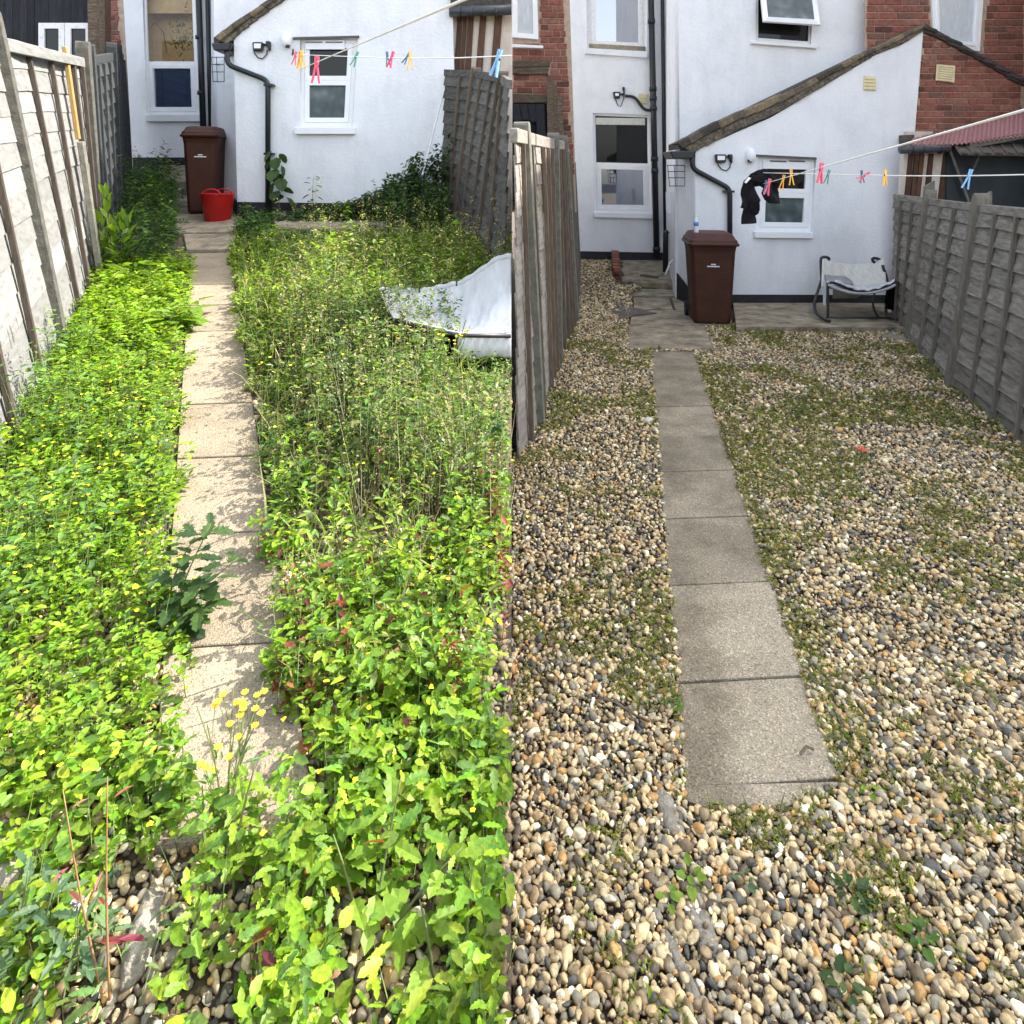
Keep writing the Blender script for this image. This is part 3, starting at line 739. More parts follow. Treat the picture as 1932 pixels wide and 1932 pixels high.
hp = thing('houseplant', 'dark bushy houseplant behind the tall pane of the shaded recess window', 'plant', P(345, 110, YB + .22))
rdp = random.Random(4); hm = MB()
for k in range(170):
    c = P(rdp.gauss(344, 11), 74 + rdp.gauss(0, 22), YB + .2 + rdp.uniform(-.05, .05)); d = Vector((rdp.gauss(0, .05), rdp.gauss(0, .02), rdp.gauss(.02, .05))); s_ = Vector((rdp.gauss(0, .01), 0, rdp.gauss(0, .012)))
    hm.add([c - s_, c + d, c + s_], [(0, 1, 2)])
lv_ = hm.build('foliage', M['moss'], hp); lv_['kind'] = 'stuff'
MB().tube([P(265, 100, YB + .2), P(275, 62, YB + .2), P(292, 42, YB + .2), P(309, 62, YB + .2), P(315, 100, YB + .2)], .012, 6).build('bent_stem', M['oldtimber'], hp)
# ------------------------------------------------------------------ the neighbours of the weedy garden
nb = thing('brick_house', 'narrow strip of red brick house left of the white wall by the dark cladding', 'house', (-7.6, YB, 2))
MB().quadimg([(150, -330), (222, -330), (246, 330), (150, 330)], YB + .02, .2).build('wall', M['mortar'], nb)
bricks(nb, [(176, -10), (221, -10), (231, 130), (176, 130)], [], YB + .01, 3)
nd = thing('timber_extension', 'black boarded garden extension with white glazed doors beyond the pale fence', 'extension', (-7, 10, 1.5))
for k in range(-4, 12):
    u = 10 + k * 13.6
    MB().quadimg([(u, -60), (u + 13.2, -60), (u + 13.2, 42 + (.0 if 70 < u < 165 else 260)), (u, 42 + (0 if 70 < u < 165 else 260))], 10 + random.uniform(-.01, .01), .08).build('board', M['black_clad'], nd)
MB().quadimg([(-60, 41), (172, 41), (172, 300), (-60, 300)], 10.1, .1).build('backing', M['black_clad'], nd)
for a, b in ((72, 121), (122, 172)):
    dq = [(a, 43), (b, 43), (b, 215), (a, 215)]
    dd = MB().ring(dq, inset(dq, 11), 9.97, .07).build('door', M['upvc_old'], nd, bevel=.004); ORG[dd.name] = ORG[nd.name]
    MB().quadimg(inset(dq, 10), 10.0, .02).build('pane', M['pane'], dd)
MB().quadimg([(164, -60), (181, -60), (186, 330), (170, 330)], 9.9, .2).build('corner_post', M['oldtimber'], nd)
MB().quadimg([(182, -60), (194, -60), (198, 330), (188, 330)], 10.4, .2).build('corner_post', M['brownboard'], nd)

tl = thing('timber_lean_to', 'brown and cream boarded lean-to beside the dark fence of the weedy garden', 'lean-to', (-.5, 9.2, 1.4))
MB().quadimg([(852, -200), (965.9, -200), (965.9, 330), (852, 330)], 9.22, .1).build('wall', M['cream_wall'], tl)
for a, b, c, d in ((863, 872, 856, 866), (874, 881, 867, 874), (883, 894, 876, 887), (906, 918, 896, 909), (934, 948, 924, 939)):
    MB().quadimg([(a, 28), (b, 28), (d, 150), (c, 150)], 9.19, .03).build('board', M['brownboard'], tl)
gr_ = MB()
gr_.tube([P(848, 22, 9.05), P(965, 18, 9.05)], .075, 10)
gr_.build('gutter', M['gutter_grey'], tl, smooth=True)
for u in (866, 889, 912, 935): MB().tube([P(u, 21.5, 9.05), P(u + 3, 21.5, 9.05)], .084, 10).build('gutter_bracket', M['gutter_grey'], tl)
MB().quadimg([(850, 12), (965, 8), (965, -30), (850, -30)], 9.05, .3).build('eaves', M['tile_dark'], tl)
rod = MB().tube([P(838, 168, 8.95), P(797, 330, 8.3)], .012, 6).build('garden_cane', M['rope'])
tag(rod, 'thin white pole leaning against the wall beside the dark fence', 'pole')

# ------------------------------------------------------------------ the white house of the gravel garden
YC, YD, YE = 9.7, 13.2, 10.25
hr = thing('white_house', 'white rendered house with sloping tiled wing behind the gravel garden', 'house', (4, YC, 0))
wl = [(1118, 213), (1226, 217), (1229, 401), (1122, 400)]
wt = [(1106, -60), (1220, -60), (1221, 98), (1108, 92)]
poly_wall('wall', [(1058, -330), (1262, -330), (1262, 495), (1093, 495)], [wl, wt], YD, 0.12, M['render'], hr)
MB().quadimg([(1093, 474), (1259, 477), (1259, 500), (1094, 500)], YD - .02, .02).build('plinth', M['plinth'], hr)
wm = [(1426, -40), (1536, -40), (1530, 84), (1426, 76)]
poly_wall('wall', [(1277, -330), (1643, -330), (1634, 110), (1634, 330), (1283, 330)], [wm], YE, 0.12, M['render'], hr)
a, b = P(1277, -330, YE), P(1256, -330, YD)
for za, zb, xx in ((2.0, 8.4, 0),):
    xa, xb = XU(1278, YE), XU(1256, YD) 
    MB().hexa([(xa, YE + .12, 0), (xb, YD, 0), (xb, YD, 8.4), (xa, YE + .12, 8.4)], [(xa + .1, YE + .12, 0), (xb + .1, YD, 0), (xb + .1, YD, 8.4), (xa + .1, YE + .12, 8.4)]).build('side_wall', M['render'], hr)
wb = [(1430, 297), (1540, 301), (1532, 438), (1425, 437)]
poly_wall('wall', [(1312, 283), (1375, 256), (1454, 222), (1605, 132), (1651, 104), (1702, 84), (1742, 57), (1697, 600), (1312, 600)], [wb], YC, 0.14, M['render'], hr)
MB().quadimg([(1311.5, 556), (1700, 557), (1700, 600), (1311.5, 600)], YC - .022, .022).build('plinth', M['plinth'], hr)
xa, xb = XU(1312, YC), XU(1279, YE)
MB().hexa([(xa, YC + .14, 0), (xb, YE, 0), (xb, YE, 2.24), (xa, YC + .14, 2.28)], [(xa + .12, YC + .14, 0), (xb + .12, YE, 0), (xb + .12, YE, 2.24), (xa + .12, YC + .14, 2.28)]).build('side_wall', M['render'], hr)
MB().hexa([(xa - .02, YC + .01, 0), (xb - .02, YE, 0), (xb - .02, YE, .42), (xa - .02, YC + .01, .17)], [(xa, YC + .01, 0), (xb, YE, 0), (xb, YE, .42), (xa, YC + .01, .17)]).build('plinth', M['plinth'], hr)
MB().quadimg([(1257, 362), (1270, 362), (1270, 406), (1258, 400)], 11.6, .05).build('small_window', M['upvc'], hr)
# roof of the wing
zz = lambda u, v: ZV(v, YC)
MB().hexa([(XU(1278, YC), YC - .02, zz(0, 282)), (XU(1745, YC), YC - .02, zz(0, 56)), (XU(1745, YC), YE, zz(0, 56)), (XU(1278, YC), YE, zz(0, 282))],
          [(XU(1278, YC), YC - .02, zz(0, 270)), (XU(1745, YC), YC - .02, zz(0, 46)), (XU(1745, YC), YE, zz(0, 46)), (XU(1278, YC), YE, zz(0, 270))]).build('roof', M['tile_dark'], hr)
verge(hr, [(1279, 268), (1330, 240), (1390, 213), (1454, 187), (1520, 155), (1582, 122), (1640, 94), (1690, 70), (1744, 44)],
      [(1308, 288), (1345, 268), (1400, 240), (1454, 219), (1530, 176), (1605, 130), (1651, 102), (1702, 82), (1742, 58)], YC, .3, 22, 'tile', 9)
gutter_px(hr, 1264, 1315, 285, 299, YC, .5, 'black')
pipe(hr, elbow([P(1306, 296, YC - .05), P(1306, 318, YC - .05), P(1377, 356, YC - .07), P(1377, 575, YC - .07)]), 0.038)
for v in (362, 500): MB().quadimg([(1367, v - 2.5), (1386, v - 2.5), (1386, v + 1.5), (1367, v + 1.5)], YC - .12, .11).build('pipe_bracket', M['black'], hr)
pipe(hr, [P(1227, -60, YD - .12), P(1239, 482, YD - .12)], 0.06, n=12)
for v in (40, 168, 186, 205, 300, 322, 470): MB().tube([P(1227 + (v + 60) * .022, v - 4, YD - .12), P(1227 + (v + 60) * .022, v + 4, YD - .12)], .074, 12).build('pipe_collar', M['black'], hr, smooth=True)
pipe(hr, [P(1249, -60, YD - .1), P(1255, 440, YD - .1)], 0.036)
pipe(hr, [P(1260, 436, 12.0), P(1256, 440, 12.0), P(1255.5, 517, 12.0)], 0.05)
pipe(hr, elbow([P(1179, 181, YD - .06), P(1197, 182, YD - .06), P(1216, 208, YD - .08), P(1230, 208, YD - .1)]), 0.03, 'waste_pipe')
window(hr, wt, YD, 8, [(0, 0, 1, 1, 8, 'pane_sky')], [(1103, 90), (1222, 97), (1222, 109), (1104, 101)], frame='upvc_old')
MB().quadimg([(1112, 82), (1218, 88), (1218, 96), (1112, 90)], YD + .03, .04).build('window_ledge', M['concrete'], hr)
window(hr, wl, YD, 5, [(0, 0, 1, .52, 0, 'pane'), (0, .52, 1, 1, 9, 'pane_sky')], [(1120, 400), (1231, 403), (1231, 413), (1121, 410)])
MB().quadimg([(1124, 222), (1217, 223), (1217, 236), (1124, 235)], YD + .04, .03).build('blind_box', M['fabric_cream'], hr)
window(hr, wb, YC, 9, [(0, 0, 1, .47, 9, 'pane'), (0, .47, 1, 1, 9, 'pane_frost')], [(1424, 437), (1534, 438), (1534, 450), (1425, 449)])
MB().quadimg([(1419, 291), (1541, 297), (1541, 301), (1419, 295)], YC - .03, .03).build('trim', M['trim'], hr)
MB().quadimg([(1440, 303), (1528, 306), (1527, 320), (1440, 318)], YC + .03, .02).build('vent_panel', M['upvc'], hr)
for a, b in ((1453, 1484), (1489, 1519)): MB().quadimg([(a, 302.5), (b, 303.5), (b, 306), (a, 305)], YC + .022, .01).build('vent_slot', M['trim'], hr)
wn_ = window(hr, wm, YE, 5, [(0, 0, 1, 1, 0, 'pane')], [(1417, 75), (1543, 84), (1542, 91), (1418, 82)])
# top-hung light propped open
sq = [(1434, -30), (1538, -30), (1548, 47), (1441, 40)]
oa = [P(u, v, YE - (.02 if v < 0 else .3)) for u, v in sq]; ia = [P(u, v, YE - (.02 if v < 0 else .3)) for u, v in inset(sq, 9)]
m_ = MB(); dv = Vector((0, .05, -.01)); vs = oa + ia + [p + dv for p in oa] + [p + dv for p in ia]; fs = []
for k in range(4):
    n_ = (k + 1) % 4
    fs += [(k, n_, 4 + n_, 4 + k), (8 + n_, 8 + k, 12 + k, 12 + n_), (k, 8 + k, 8 + n_, n_), (4 + k, 4 + n_, 12 + n_, 12 + k)]
m_.add(vs, fs).build('open_sash', M['upvc'], wn_, bevel=.004)
MB().hexa([p + dv * .4 for p in ia], [p + dv * .6 for p in ia]).build('pane', M['pane_frost'], wn_)
# vents
def vent(q, y, nl, label):
    t = thing('wall_vent', label, 'vent', P(q[0][0], q[3][1], y))
    MB().quadimg(q, y - .02, .02).build('vent_plate', M['cream_vent'], t, bevel=.004)
    for k in range(nl):
        MB().quadimg(sub(q, .1, (k + .35) / (nl + .2), .9, (k + .95) / (nl + .2)), y - .034, .016).build('louvre', M['cream_vent'], t, bevel=.004)
vent([(1630, 143), (1653, 144), (1653, 171), (1629, 170)], YC, 4, 'small cream louvred vent on the white gable of the gravel garden')
vent([(1205, 176), (1222, 177), (1222, 197), (1205, 196)], YD, 4, 'white louvred vent beside the black soil pipe')
sec_light(1350, 291, 1371, 307, 1374, 291, 1383, 310, YC, 'black security light with looped cable on the wall above the brown bin')
sec_light(1157, 173, 1171, 186, 1174, 164, 1179, 180, YD, 'small grey security light above the tall recess window')
bell(1405, 279, 1424, 309, YC, 'round white alarm box above the hanging black garment')
basket(1258, 312, 1292, 351, 9.85, 10.5, 'black wire basket hung on the white side wall behind the brown bin')
hs = MB().tube(elbow([P(1255, 519, 11.0), P(1263, 500, 11.0), P(1266, 492, 11.0), P(1275, 492, 11.0), P(1275, 503, 11.0)]), .018, 8).build('waste_hose', M['upvc'], smooth=True)
tag(hs, 'bent white waste hose poking out low by the black downpipe', 'hose')
# low brick wall in the passage
lw = thing('low_brick_wall', 'low red brick wall edge beside the concrete doorstep', 'wall', (1.95, 11.5, .1))
rd = random.Random(5)
for r_ in range(3):
    for k in range(8):
        y = 11.45 + k * .228 + (.11 if r_ % 2 else 0)
        if y > 13.1: continue
        o = bpy.data.objects.new('brick', BRK[0]); COL.objects.link(o); o.parent = lw
        x = XU(1166, 12.3) + (y - 12.3) * .14
        o.location = Vector((x, y + .1, zr(y) + .0 + r_ * .077)) - ORG[lw.name]
        o.rotation_euler = (0, 0, math.pi / 2 + rd.uniform(-.04, .04)); o.scale = (1, 4.6, 1)

# ------------------------------------------------------------------ brick neighbours of the gravel garden
bh = thing('brick_house', 'red brick house with net-curtained window left of the gravel garden', 'house', (.5, 12, 1))
MB().quadimg([(966.05, -330), (1064, -330), (1088, 400), (966.05, 400)], 10.5, .2).build('wall', M['mortar'], bh)
wq2 = [(966.8, -60), (1012, -60), (1016, 74), (966.8, 70)]
bricks(bh, [(966.5, -12), (1063, -12), (1085, 330), (966.5, 330)], [[(960, -80), (1018, -80), (1018, 84), (960, 84)], [(960, 112), (1038, 112), (1038, 142), (960, 142)]], 10.49, 21, s=1.08)
window(bh, wq2, 10.42, 9, [(0, 0, 1, 1, 0, 'net')], [(966.8, 83), (1025, 86), (1025, 91), (966.8, 89)], wall_t=.02)
MB().quadimg([(967, 114), (1038, 112), (1038, 126), (967, 127)], 10.46, .06).build('lintel', M['oldtimber'], bh, bevel=.01)
MB().quadimg([(967, 127.5), (1036, 126.5), (1034, 141), (967, 140)], 10.45, .06).build('lintel', M['oldtimber'], bh, bevel=.01)
ts = thing('timber_shed', 'dark open timber shed behind the near end of the left gravel garden fence', 'shed', (.5, 11.5, .5))
MB().quadimg([(967, 176), (1064, 180), (1064, 194), (967, 194)], 10.3, .1).build('beam', M['oldtimber'], ts, bevel=.01)
MB().quadimg([(967, 195), (1050, 195), (1050, 380), (967, 380)], 10.4, .05).build('back_boards', M['black_clad'], ts)
for a, b, t0, bt in ((967, 980, 196, 228), (981, 995, 196, 226), (996, 1010, 196, 229), (1011, 1027, 196, 300), (1031, 1044, 146, 330), (1044, 1052, 160, 330), (1052, 1062, 184, 330)):
    MB().quadimg([(a, t0), (b - .6, t0), (b + 4, bt), (a + 4, bt)], 10.26 + random.uniform(-.02, .02), .06).build('board', M['oldtimber'] if a > 1030 else M['black_clad'], ts)

rb = thing('brick_house', 'red brick house with gabled wing right of the white gable', 'house', (7, YC, 0))
YF = 9.98
wu = [(1756, -60), (1860, -60), (1849, 97), (1763, 86)]
MB().box((XU(1640, YF) + .1, YF + .06, -.05), (7.19, YF + 5, 13.0)).build('wall', M['brick_big'], rb)
MB().quadimg([(1634, -30), (1960, -30), (1960, 210), (1634, 210)], YF, .05).build('wall_face', M['mortar'], rb)
bricks(rb, [(1635, -8), (1932, -8), (1932, 165), (1745, 72), (1700, 100), (1635, 118)], [[(1750, -70), (1866, -70), (1855, 98), (1757, 92)]], YF - .01, 33, s=1.12)
window(rb, wu, YF - .06, 8, [(0, 0, 1, 1, 6, 'net')], None, wall_t=.02)
MB().quadimg([(1742, 60), (1932, 150), (1932, 420), (1713, 420)], YC + .03, .12).build('gable', M['mortar'], rb)
bricks(rb, [(1743, 60), (1927, 150), (1927, 292), (1722, 292)], [], YC + .02, 51)
verge(rb, [(1745, 45), (1790, 68), (1840, 96), (1880, 120), (1935, 152)], [(1745, 58), (1790, 80), (1840, 108), (1880, 131), (1935, 164)], YC, .3, 8, 'tile_dark', 13)
rt = [(XU(1745, YC), YC, ZV(52, YC)), (XU(1960, YC), YC, ZV(170, YC)), (XU(1960, YC), YF, ZV(170, YC)), (XU(1745, YC), YF, ZV(52, YC))]
MB().hexa(rt, [Vector(p) + Vector((0, 0, .06)) for p in rt]).build('roof', M['tile_dark'], rb)
MB().box((7.2, 10.05, -.05), (14, 16, 14.2)).build('shade_tower', M['brick_big'], rb)  # unseen tall block added to shade the far end of the weedy garden
bw = thing('shade_block', 'added pale block, unseen past the right fence, shading the gravel garden', 'shade block', (9, 6, 0))  # unseen block added and stepped to keep sun off the gravel garden
MB().box((7.2, 2.9, -.05), (14, 9.0, 8.2)).build('wall', M['render_bounce'], bw)  # body of the added shade block
MB().box((7.1, 2.8, 8.2), (14.1, 6.9, 8.35)).build('shade_block_cap', M['concrete'], bw)
MB().box((7.2, 6.9, 8.2), (14, 9.0, 9.7)).build('shade_step', M['render_bounce'], bw)  # raised step added to stretch the shade over the near fence
vent([(1768, 121), (1803, 124), (1801, 156), (1766, 152)], YC + .0, 7, 'large cream louvred vent on the red brick gable')

pl = thing('timber_lean_to', 'brown and cream boarded lean-to under grey gutter behind the right gravel garden fence', 'lean-to', (5.6, 9.25, 0))
MB().quadimg([(1706, 286), (1802, 286), (1786, 600), (1690, 600)], 9.32, .1).build('wall', M['cream_wall'], pl)
for a, b, c, d in ((1716, 1724, 1705, 1714), (1727, 1734, 1716, 1725), (1737, 1745, 1724, 1733), (1754, 1762, 1742, 1752), (1782, 1792, 1768, 1779)):
    MB().quadimg([(a, 290), (b, 290), (d, 402), (c, 402)], 9.29, .03).build('board', M['brownboard'], pl)
MB().tube([P(1699, 282, 9.15), P(1790, 279, 9.15)], .062, 10).build('gutter', M['gutter_grey'], pl, smooth=True)
for u in (1717, 1738, 1772): MB().tube([P(u, 281.5, 9.15), P(u + 2, 281.5, 9.15)], .07, 10).build('gutter_bracket', M['blackmetal'], pl)
# corrugated sheet roof
def corr(s, t):
    u = 1712 + 250 * s
    p0 = P(u, 277 - 6 * s - 20 * s * s, 9.1); p1 = P(1722 + 240 * s, 262 - 58 * s, 9.62)
    p = p0.lerp(p1, t); p.z += 0.012 * math.sin(s * 180)
    return p
MB().grid(corr, 240, 2).build('corrugated_roof', M['pink_roof'], pl, solid=.008)
MB().quadimg([(1702, 255), (1725, 254), (1725, 272), (1702, 275)], 9.6, .08).build('flashing', M['manhole'], pl)
MB().quadimg([(1711, 248), (1760, 248), (1760, 260), (1711, 262)], 9.62, .06).build('mortar_fillet', M['cream_wall'], pl)
pq = thing('porch', 'dark open porch with ridged tile canopy beyond the right fence', 'porch', (6.4, 9.2, 0))
MB().quadimg([(1786, 268), (1960, 240), (1960, 640), (1786, 640)], 9.26, .05).build('porch_opening', M['porch'], pq)  # dark panel stands in for the unlit porch opening
MB().hexa([P(1812, 290, 8.9), P(1960, 292, 8.9), P(1960, 272, 9.24), P(1797, 272, 9.24)], [P(1812, 292.5, 8.9), P(1960, 295, 8.9), P(1960, 275, 9.24), P(1797, 275, 9.24)]).build('canopy', M['manhole'], pq)
for k in range(7):
    u = 1800 + k * 22
    MB().tube([P(u + 14, 291, 8.88), P(u, 272, 9.22)], .018, 6).build('canopy_rib', M['manhole'], pq)
    MB().tube([P(u + 14, 289, 8.88), P(u + 26, 290, 8.88)], .012, 6).build('canopy_edge', M['tile_dark'], pq)
MB().hexa([P(1790, 283, 9.15), P(1795, 283, 9.15), P(1838, 400, 9.15), P(1833, 400, 9.15)], [P(1790, 283, 9.2), P(1795, 283, 9.2), P(1838, 400, 9.2), P(1833, 400, 9.2)]).build('brace', M['batten_grey'], pq)
MB().hexa([P(1846, 294, 9.0), P(1850, 294, 9.0), P(1836, 326, 9.2), P(1831, 326, 9.2)], [P(1846, 294, 9.04), P(1850, 294, 9.04), P(1836, 326, 9.24), P(1831, 326, 9.24)]).build('bracket', M['oldtimber'], pq)
MB().quadimg([(1830, 268), (1960, 246), (1960, 256), (1830, 280)], 9.12, .08).build('fascia', M['batten_grey'], pq)

# ------------------------------------------------------------------ fences
def interp(tab):
    ys = [t[0] for t in tab]
    return lambda y: Vector([float(np.interp(y, ys, [t[k] for t in tab])) for k in (1, 0, 2)])
def fence(label, base, top, panels, nb, side, wood, battens, posts, batm, postm, post_w=.1, group=None, cap=True, capm=None, overlap=.3, post_up=.08, lap=.038):
    """base/top: y -> point. side +1: seen face looks towards +x. panels [(ya,yb)], battens/posts at y."""
    ya = panels[0][0]
    t = thing('garden_fence', label, 'fence', base((panels[0][0] + panels[-1][1]) / 2), group)
    def nrm(y):
        d = base(y + .05) - base(y - .05); d.z = 0; d.normalize()
        return Vector((d.y, -d.x, 0)) * side if True else None
    def S(y, h, off):
        return base(y).lerp(top(y), h) + nrm(y) * off
    rd = random.Random(len(label))
    for (a, b) in panels:
        n = nb
        for k in range(n):
            h0, h1 = k / n - overlap / n, (k + 1) / n
            if k == 0: h0 = 0
            seg = 4; m = MB()
            jit = [rd.uniform(-.05, .05) / n for _ in range(seg + 1)]; j0 = rd.uniform(-.004, .004)
            lo_f, hi_f, lo_b, hi_b = [], [], [], []
            for i in range(seg + 1):
                y = a + .01 + (b - a - .02) * i / seg
                lo_f.append(S(y, h0 + jit[i], lap + j0)); hi_f.append(S(y, h1, .008 + j0))
                lo_b.append(S(y, h0 + jit[i], lap - .014 + j0)); hi_b.append(S(y, h1, -.001 + j0))
            for i in range(seg):
                base_i = len(m.v)
                m.v += [lo_f[i], lo_f[i + 1], hi_f[i + 1], hi_f[i], lo_b[i], lo_b[i + 1], hi_b[i + 1], hi_b[i]]
                q = base_i
                m.f += [(q, q + 1, q + 2, q + 3), (q + 7, q + 6, q + 5, q + 4), (q, q + 4, q + 5, q + 1), (q + 3, q + 2, q + 6, q + 7)]
                if i == 0: m.f.append((q, q + 3, q + 7, q + 4))
                if i == seg - 1: m.f.append((q + 1, q + 5, q + 6, q + 2))
            m.build('board', M[wood], t)
        if cap:
            m = MB(); m.hexa([S(a, .955, .03), S(b, .955, .03), S(b, 1.0, .03), S(a, 1.0, .03)], [S(a, .955, -.02), S(b, .955, -.02), S(b, 1.0, -.02), S(a, 1.0, -.02)])
            m.build('capping', M[capm or wood], t, bevel=.005)
    for y in battens:
        w = .015
        MB().hexa([S(y - w, .0, .028), S(y + w, .0, .028), S(y + w, .955, .028), S(y - w, .955, .028)], [S(y - w, .0, .062), S(y + w, .0, .062), S(y + w, .955, .062), S(y - w, .955, .062)]).build('batten', M[batm], t, bevel=.003)
    for y in posts:
        w = post_w / 2; m = MB(); hs = [0, .5, 1.0, 1 + post_up * .55, 1 + post_up * .9, 1 + post_up]; ws = [1, 1, 1, .95, .65, .2]
        for h, s in zip(hs, ws):
            m.v += [S(y - w * s, h, -.05), S(y + w * s, h, -.05), S(y + w * s, h, .07), S(y - w * s, h, .07)]
        for k in range(len(hs) - 1):
            for i in range(4):
                j = (i + 1) % 4; m.f.append((4 * k + i, 4 * k + j, 4 * k + 4 + j, 4 * k + 4 + i))
        e = 4 * (len(hs) - 1); m.f += [(3, 2, 1, 0), (e, e + 1, e + 2, e + 3)]
        m.build('post', M[postm], t, bevel=.004)
    return t, S
# pale sunlit fence, left
bL = interp([(y, -.93 - .485 * y, zl(y) - .02) for y in (2, 4, 7.2)])
tL = interp([(2.6, -2.72, 2.62), (3.39, -3.08, 2.72), (4.0, -3.35, 2.83), (4.66, -3.65, 2.90), (5.32, -3.96, 3.0), (6.17, -4.24, 3.06), (6.72, -4.34, 3.11)])
ft, S_ = fence('pale sunlit lap-board fence leaning out along the left side of the weedy garden', bL, tL, [(2.7, 4.64), (4.68, 6.66)], 13, 1, 'wood_pale', [3.4, 4.0, 5.32, 5.82, 6.36, 6.55], [4.66, 6.69], 'batten_shade', 'post_shade', .08, lap=.020)
MB().hexa([S_(6.14, 0, .06), S_(6.21, 0, .06), S_(6.21, .62, .06), S_(6.14, .62, .06)], [S_(6.14, 0, .11), S_(6.21, 0, .11), S_(6.21, .62, .11), S_(6.14, .62, .11)]).build('spur_post', M['concrete_post'], ft, bevel=.005)
MB().hexa([S_(6.15, .63, .05), S_(6.195, .63, .05), S_(6.195, 1.03, .05), S_(6.15, 1.03, .05)], [S_(6.15, .63, .085), S_(6.195, .63, .085), S_(6.195, 1.03, .085), S_(6.15, 1.03, .085)]).build('stake', M['stake'], ft, bevel=.004)
# dark fence beyond it
bL2 = interp([(6.7, -4.17, .95), (8.5, -5.07, 1.22), (12.4, -7.13, 1.8)])
tL2 = interp([(6.7, -4.33, 3.12), (8.5, -5.15, 3.5), (12.4, -7.3, 4.22)])
fence('dark stained fence in shade running from the pale fence to the recessed white wall', bL2, tL2, [(6.8, 8.5), (8.6, 10.4), (10.5, 12.3)], 12, 1, 'wood_dark', [7.2, 7.6, 8.05, 9.0, 9.5, 10.0, 11.0, 11.5, 12.0], [6.9, 8.55, 10.45], 'wood_dark', 'wood_dark', .09, post_up=.06)  # boards, battens and posts in the near-black wood tone
# fence at right of the weedy garden
bR2 = interp([(5.75, -.036, zl(5.75)), (8.5, -.72, zl(8.5)), (9.0, -.95, zl(9.0))])
tR2 = interp([(5.75, -.012, ZV(150, 5.75)), (7.2, -.10, ZV(140, 7.2)), (8.5, -.46, ZV(133, 8.5)), (9.0, -.90, ZV(131, 9.0))])
fence('dark grey weathered lap fence at right of the weedy garden behind the fallen lounger', bR2, tR2, [(5.78, 7.0), (7.04, 8.45), (8.5, 9.0)], 12, -1, 'wood_shade', [6.4, 7.5, 8.0, 8.7], [7.02, 8.47], 'batten', 'batten', .08, post_up=.02)  # weathered boards, darkened by shade put into wood_shade
# light fence at left of the gravel garden
bG = interp([(4.45, .022, 0), (5.06, .178, 0), (6.88, .46, 0), (8.67, .81, 0), (13.0, 1.3, .2)])
tG = interp([(4.45, .006, ZV(241, 4.45)), (5.06, .06, ZV(246, 5.06)), (6.88, .42, ZV(263, 6.88)), (8.67, .66, ZV(266, 8.67)), (13.0, 1.2, ZV(300, 13.0))])
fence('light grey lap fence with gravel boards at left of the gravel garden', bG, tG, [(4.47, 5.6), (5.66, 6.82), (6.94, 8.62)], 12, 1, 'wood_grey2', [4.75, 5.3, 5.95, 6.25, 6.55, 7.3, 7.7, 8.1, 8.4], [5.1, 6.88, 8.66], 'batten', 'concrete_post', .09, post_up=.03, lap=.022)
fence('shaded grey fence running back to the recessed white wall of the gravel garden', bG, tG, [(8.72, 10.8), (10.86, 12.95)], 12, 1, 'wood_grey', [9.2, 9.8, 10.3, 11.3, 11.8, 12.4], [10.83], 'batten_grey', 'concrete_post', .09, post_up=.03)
stg = MB().hexa([P(1014, 262, 5.95), P(1021, 262, 5.95), P(1029, 402, 5.95), P(1022, 402, 5.95)], [P(1014, 262, 6.0), P(1021, 262, 6.0), P(1029, 402, 6.0), P(1022, 402, 6.0)]).build('timber_stake', M['stake'])
tag(stg, 'new yellow timber stake nailed to the light grey fence of the gravel garden', 'stake')
# right fence of the gravel garden
bQ = interp([(4.3, 3.50, 0), (4.88, 3.72, 0), (6.0, 4.0, 0), (7.69, 4.63, 0), (9.03, 5.20, 0)])
tQ = interp([(4.3, 3.66, ZV(402, 4.3)), (4.88, 3.90, ZV(394, 4.88)), (6.0, 4.25, ZV(385, 6.0)), (7.69, 4.86, ZV(374, 7.69)), (9.03, 5.22, ZV(366, 9.03))])
fence('tall brown grey weathered lap fence along the right side of the gravel garden', bQ, tQ, [(4.35, 5.95), (6.05, 7.63), (7.75, 9.0)], 11, -1, 'wood_grey', [4.75, 5.15, 5.55, 6.6, 7.1, 8.15, 8.6], [6.0, 7.69], 'batten_grey', 'batten_grey', .09, post_up=.06)
for k, (pts, lab) in enumerate(((([(1858, 372), (1872, 361), (1872, 385), (1868, 398), (1852, 398)]), 'pointed lichened board end rising above the right fence near the porch'),
                   (([(1746, 352), (1764, 341), (1764, 385), (1744, 385)]), 'pointed grey board end rising above the right fence by the lean-to'))):
    m = MB(); n = len(pts); y = 6.4 if k == 0 else 8.0
    a_ = [P(u, v, y) for u, v in pts]
    m.add(a_ + [p + Vector((0, .04, 0)) for p in a_], [tuple(range(n)), tuple(range(2 * n - 1, n - 1, -1))] + [(i, (i + 1) % n, n + (i + 1) % n, n + i) for i in range(n)])
    tag(m.build('fence_picket', M['concrete_post']), lab, 'picket')

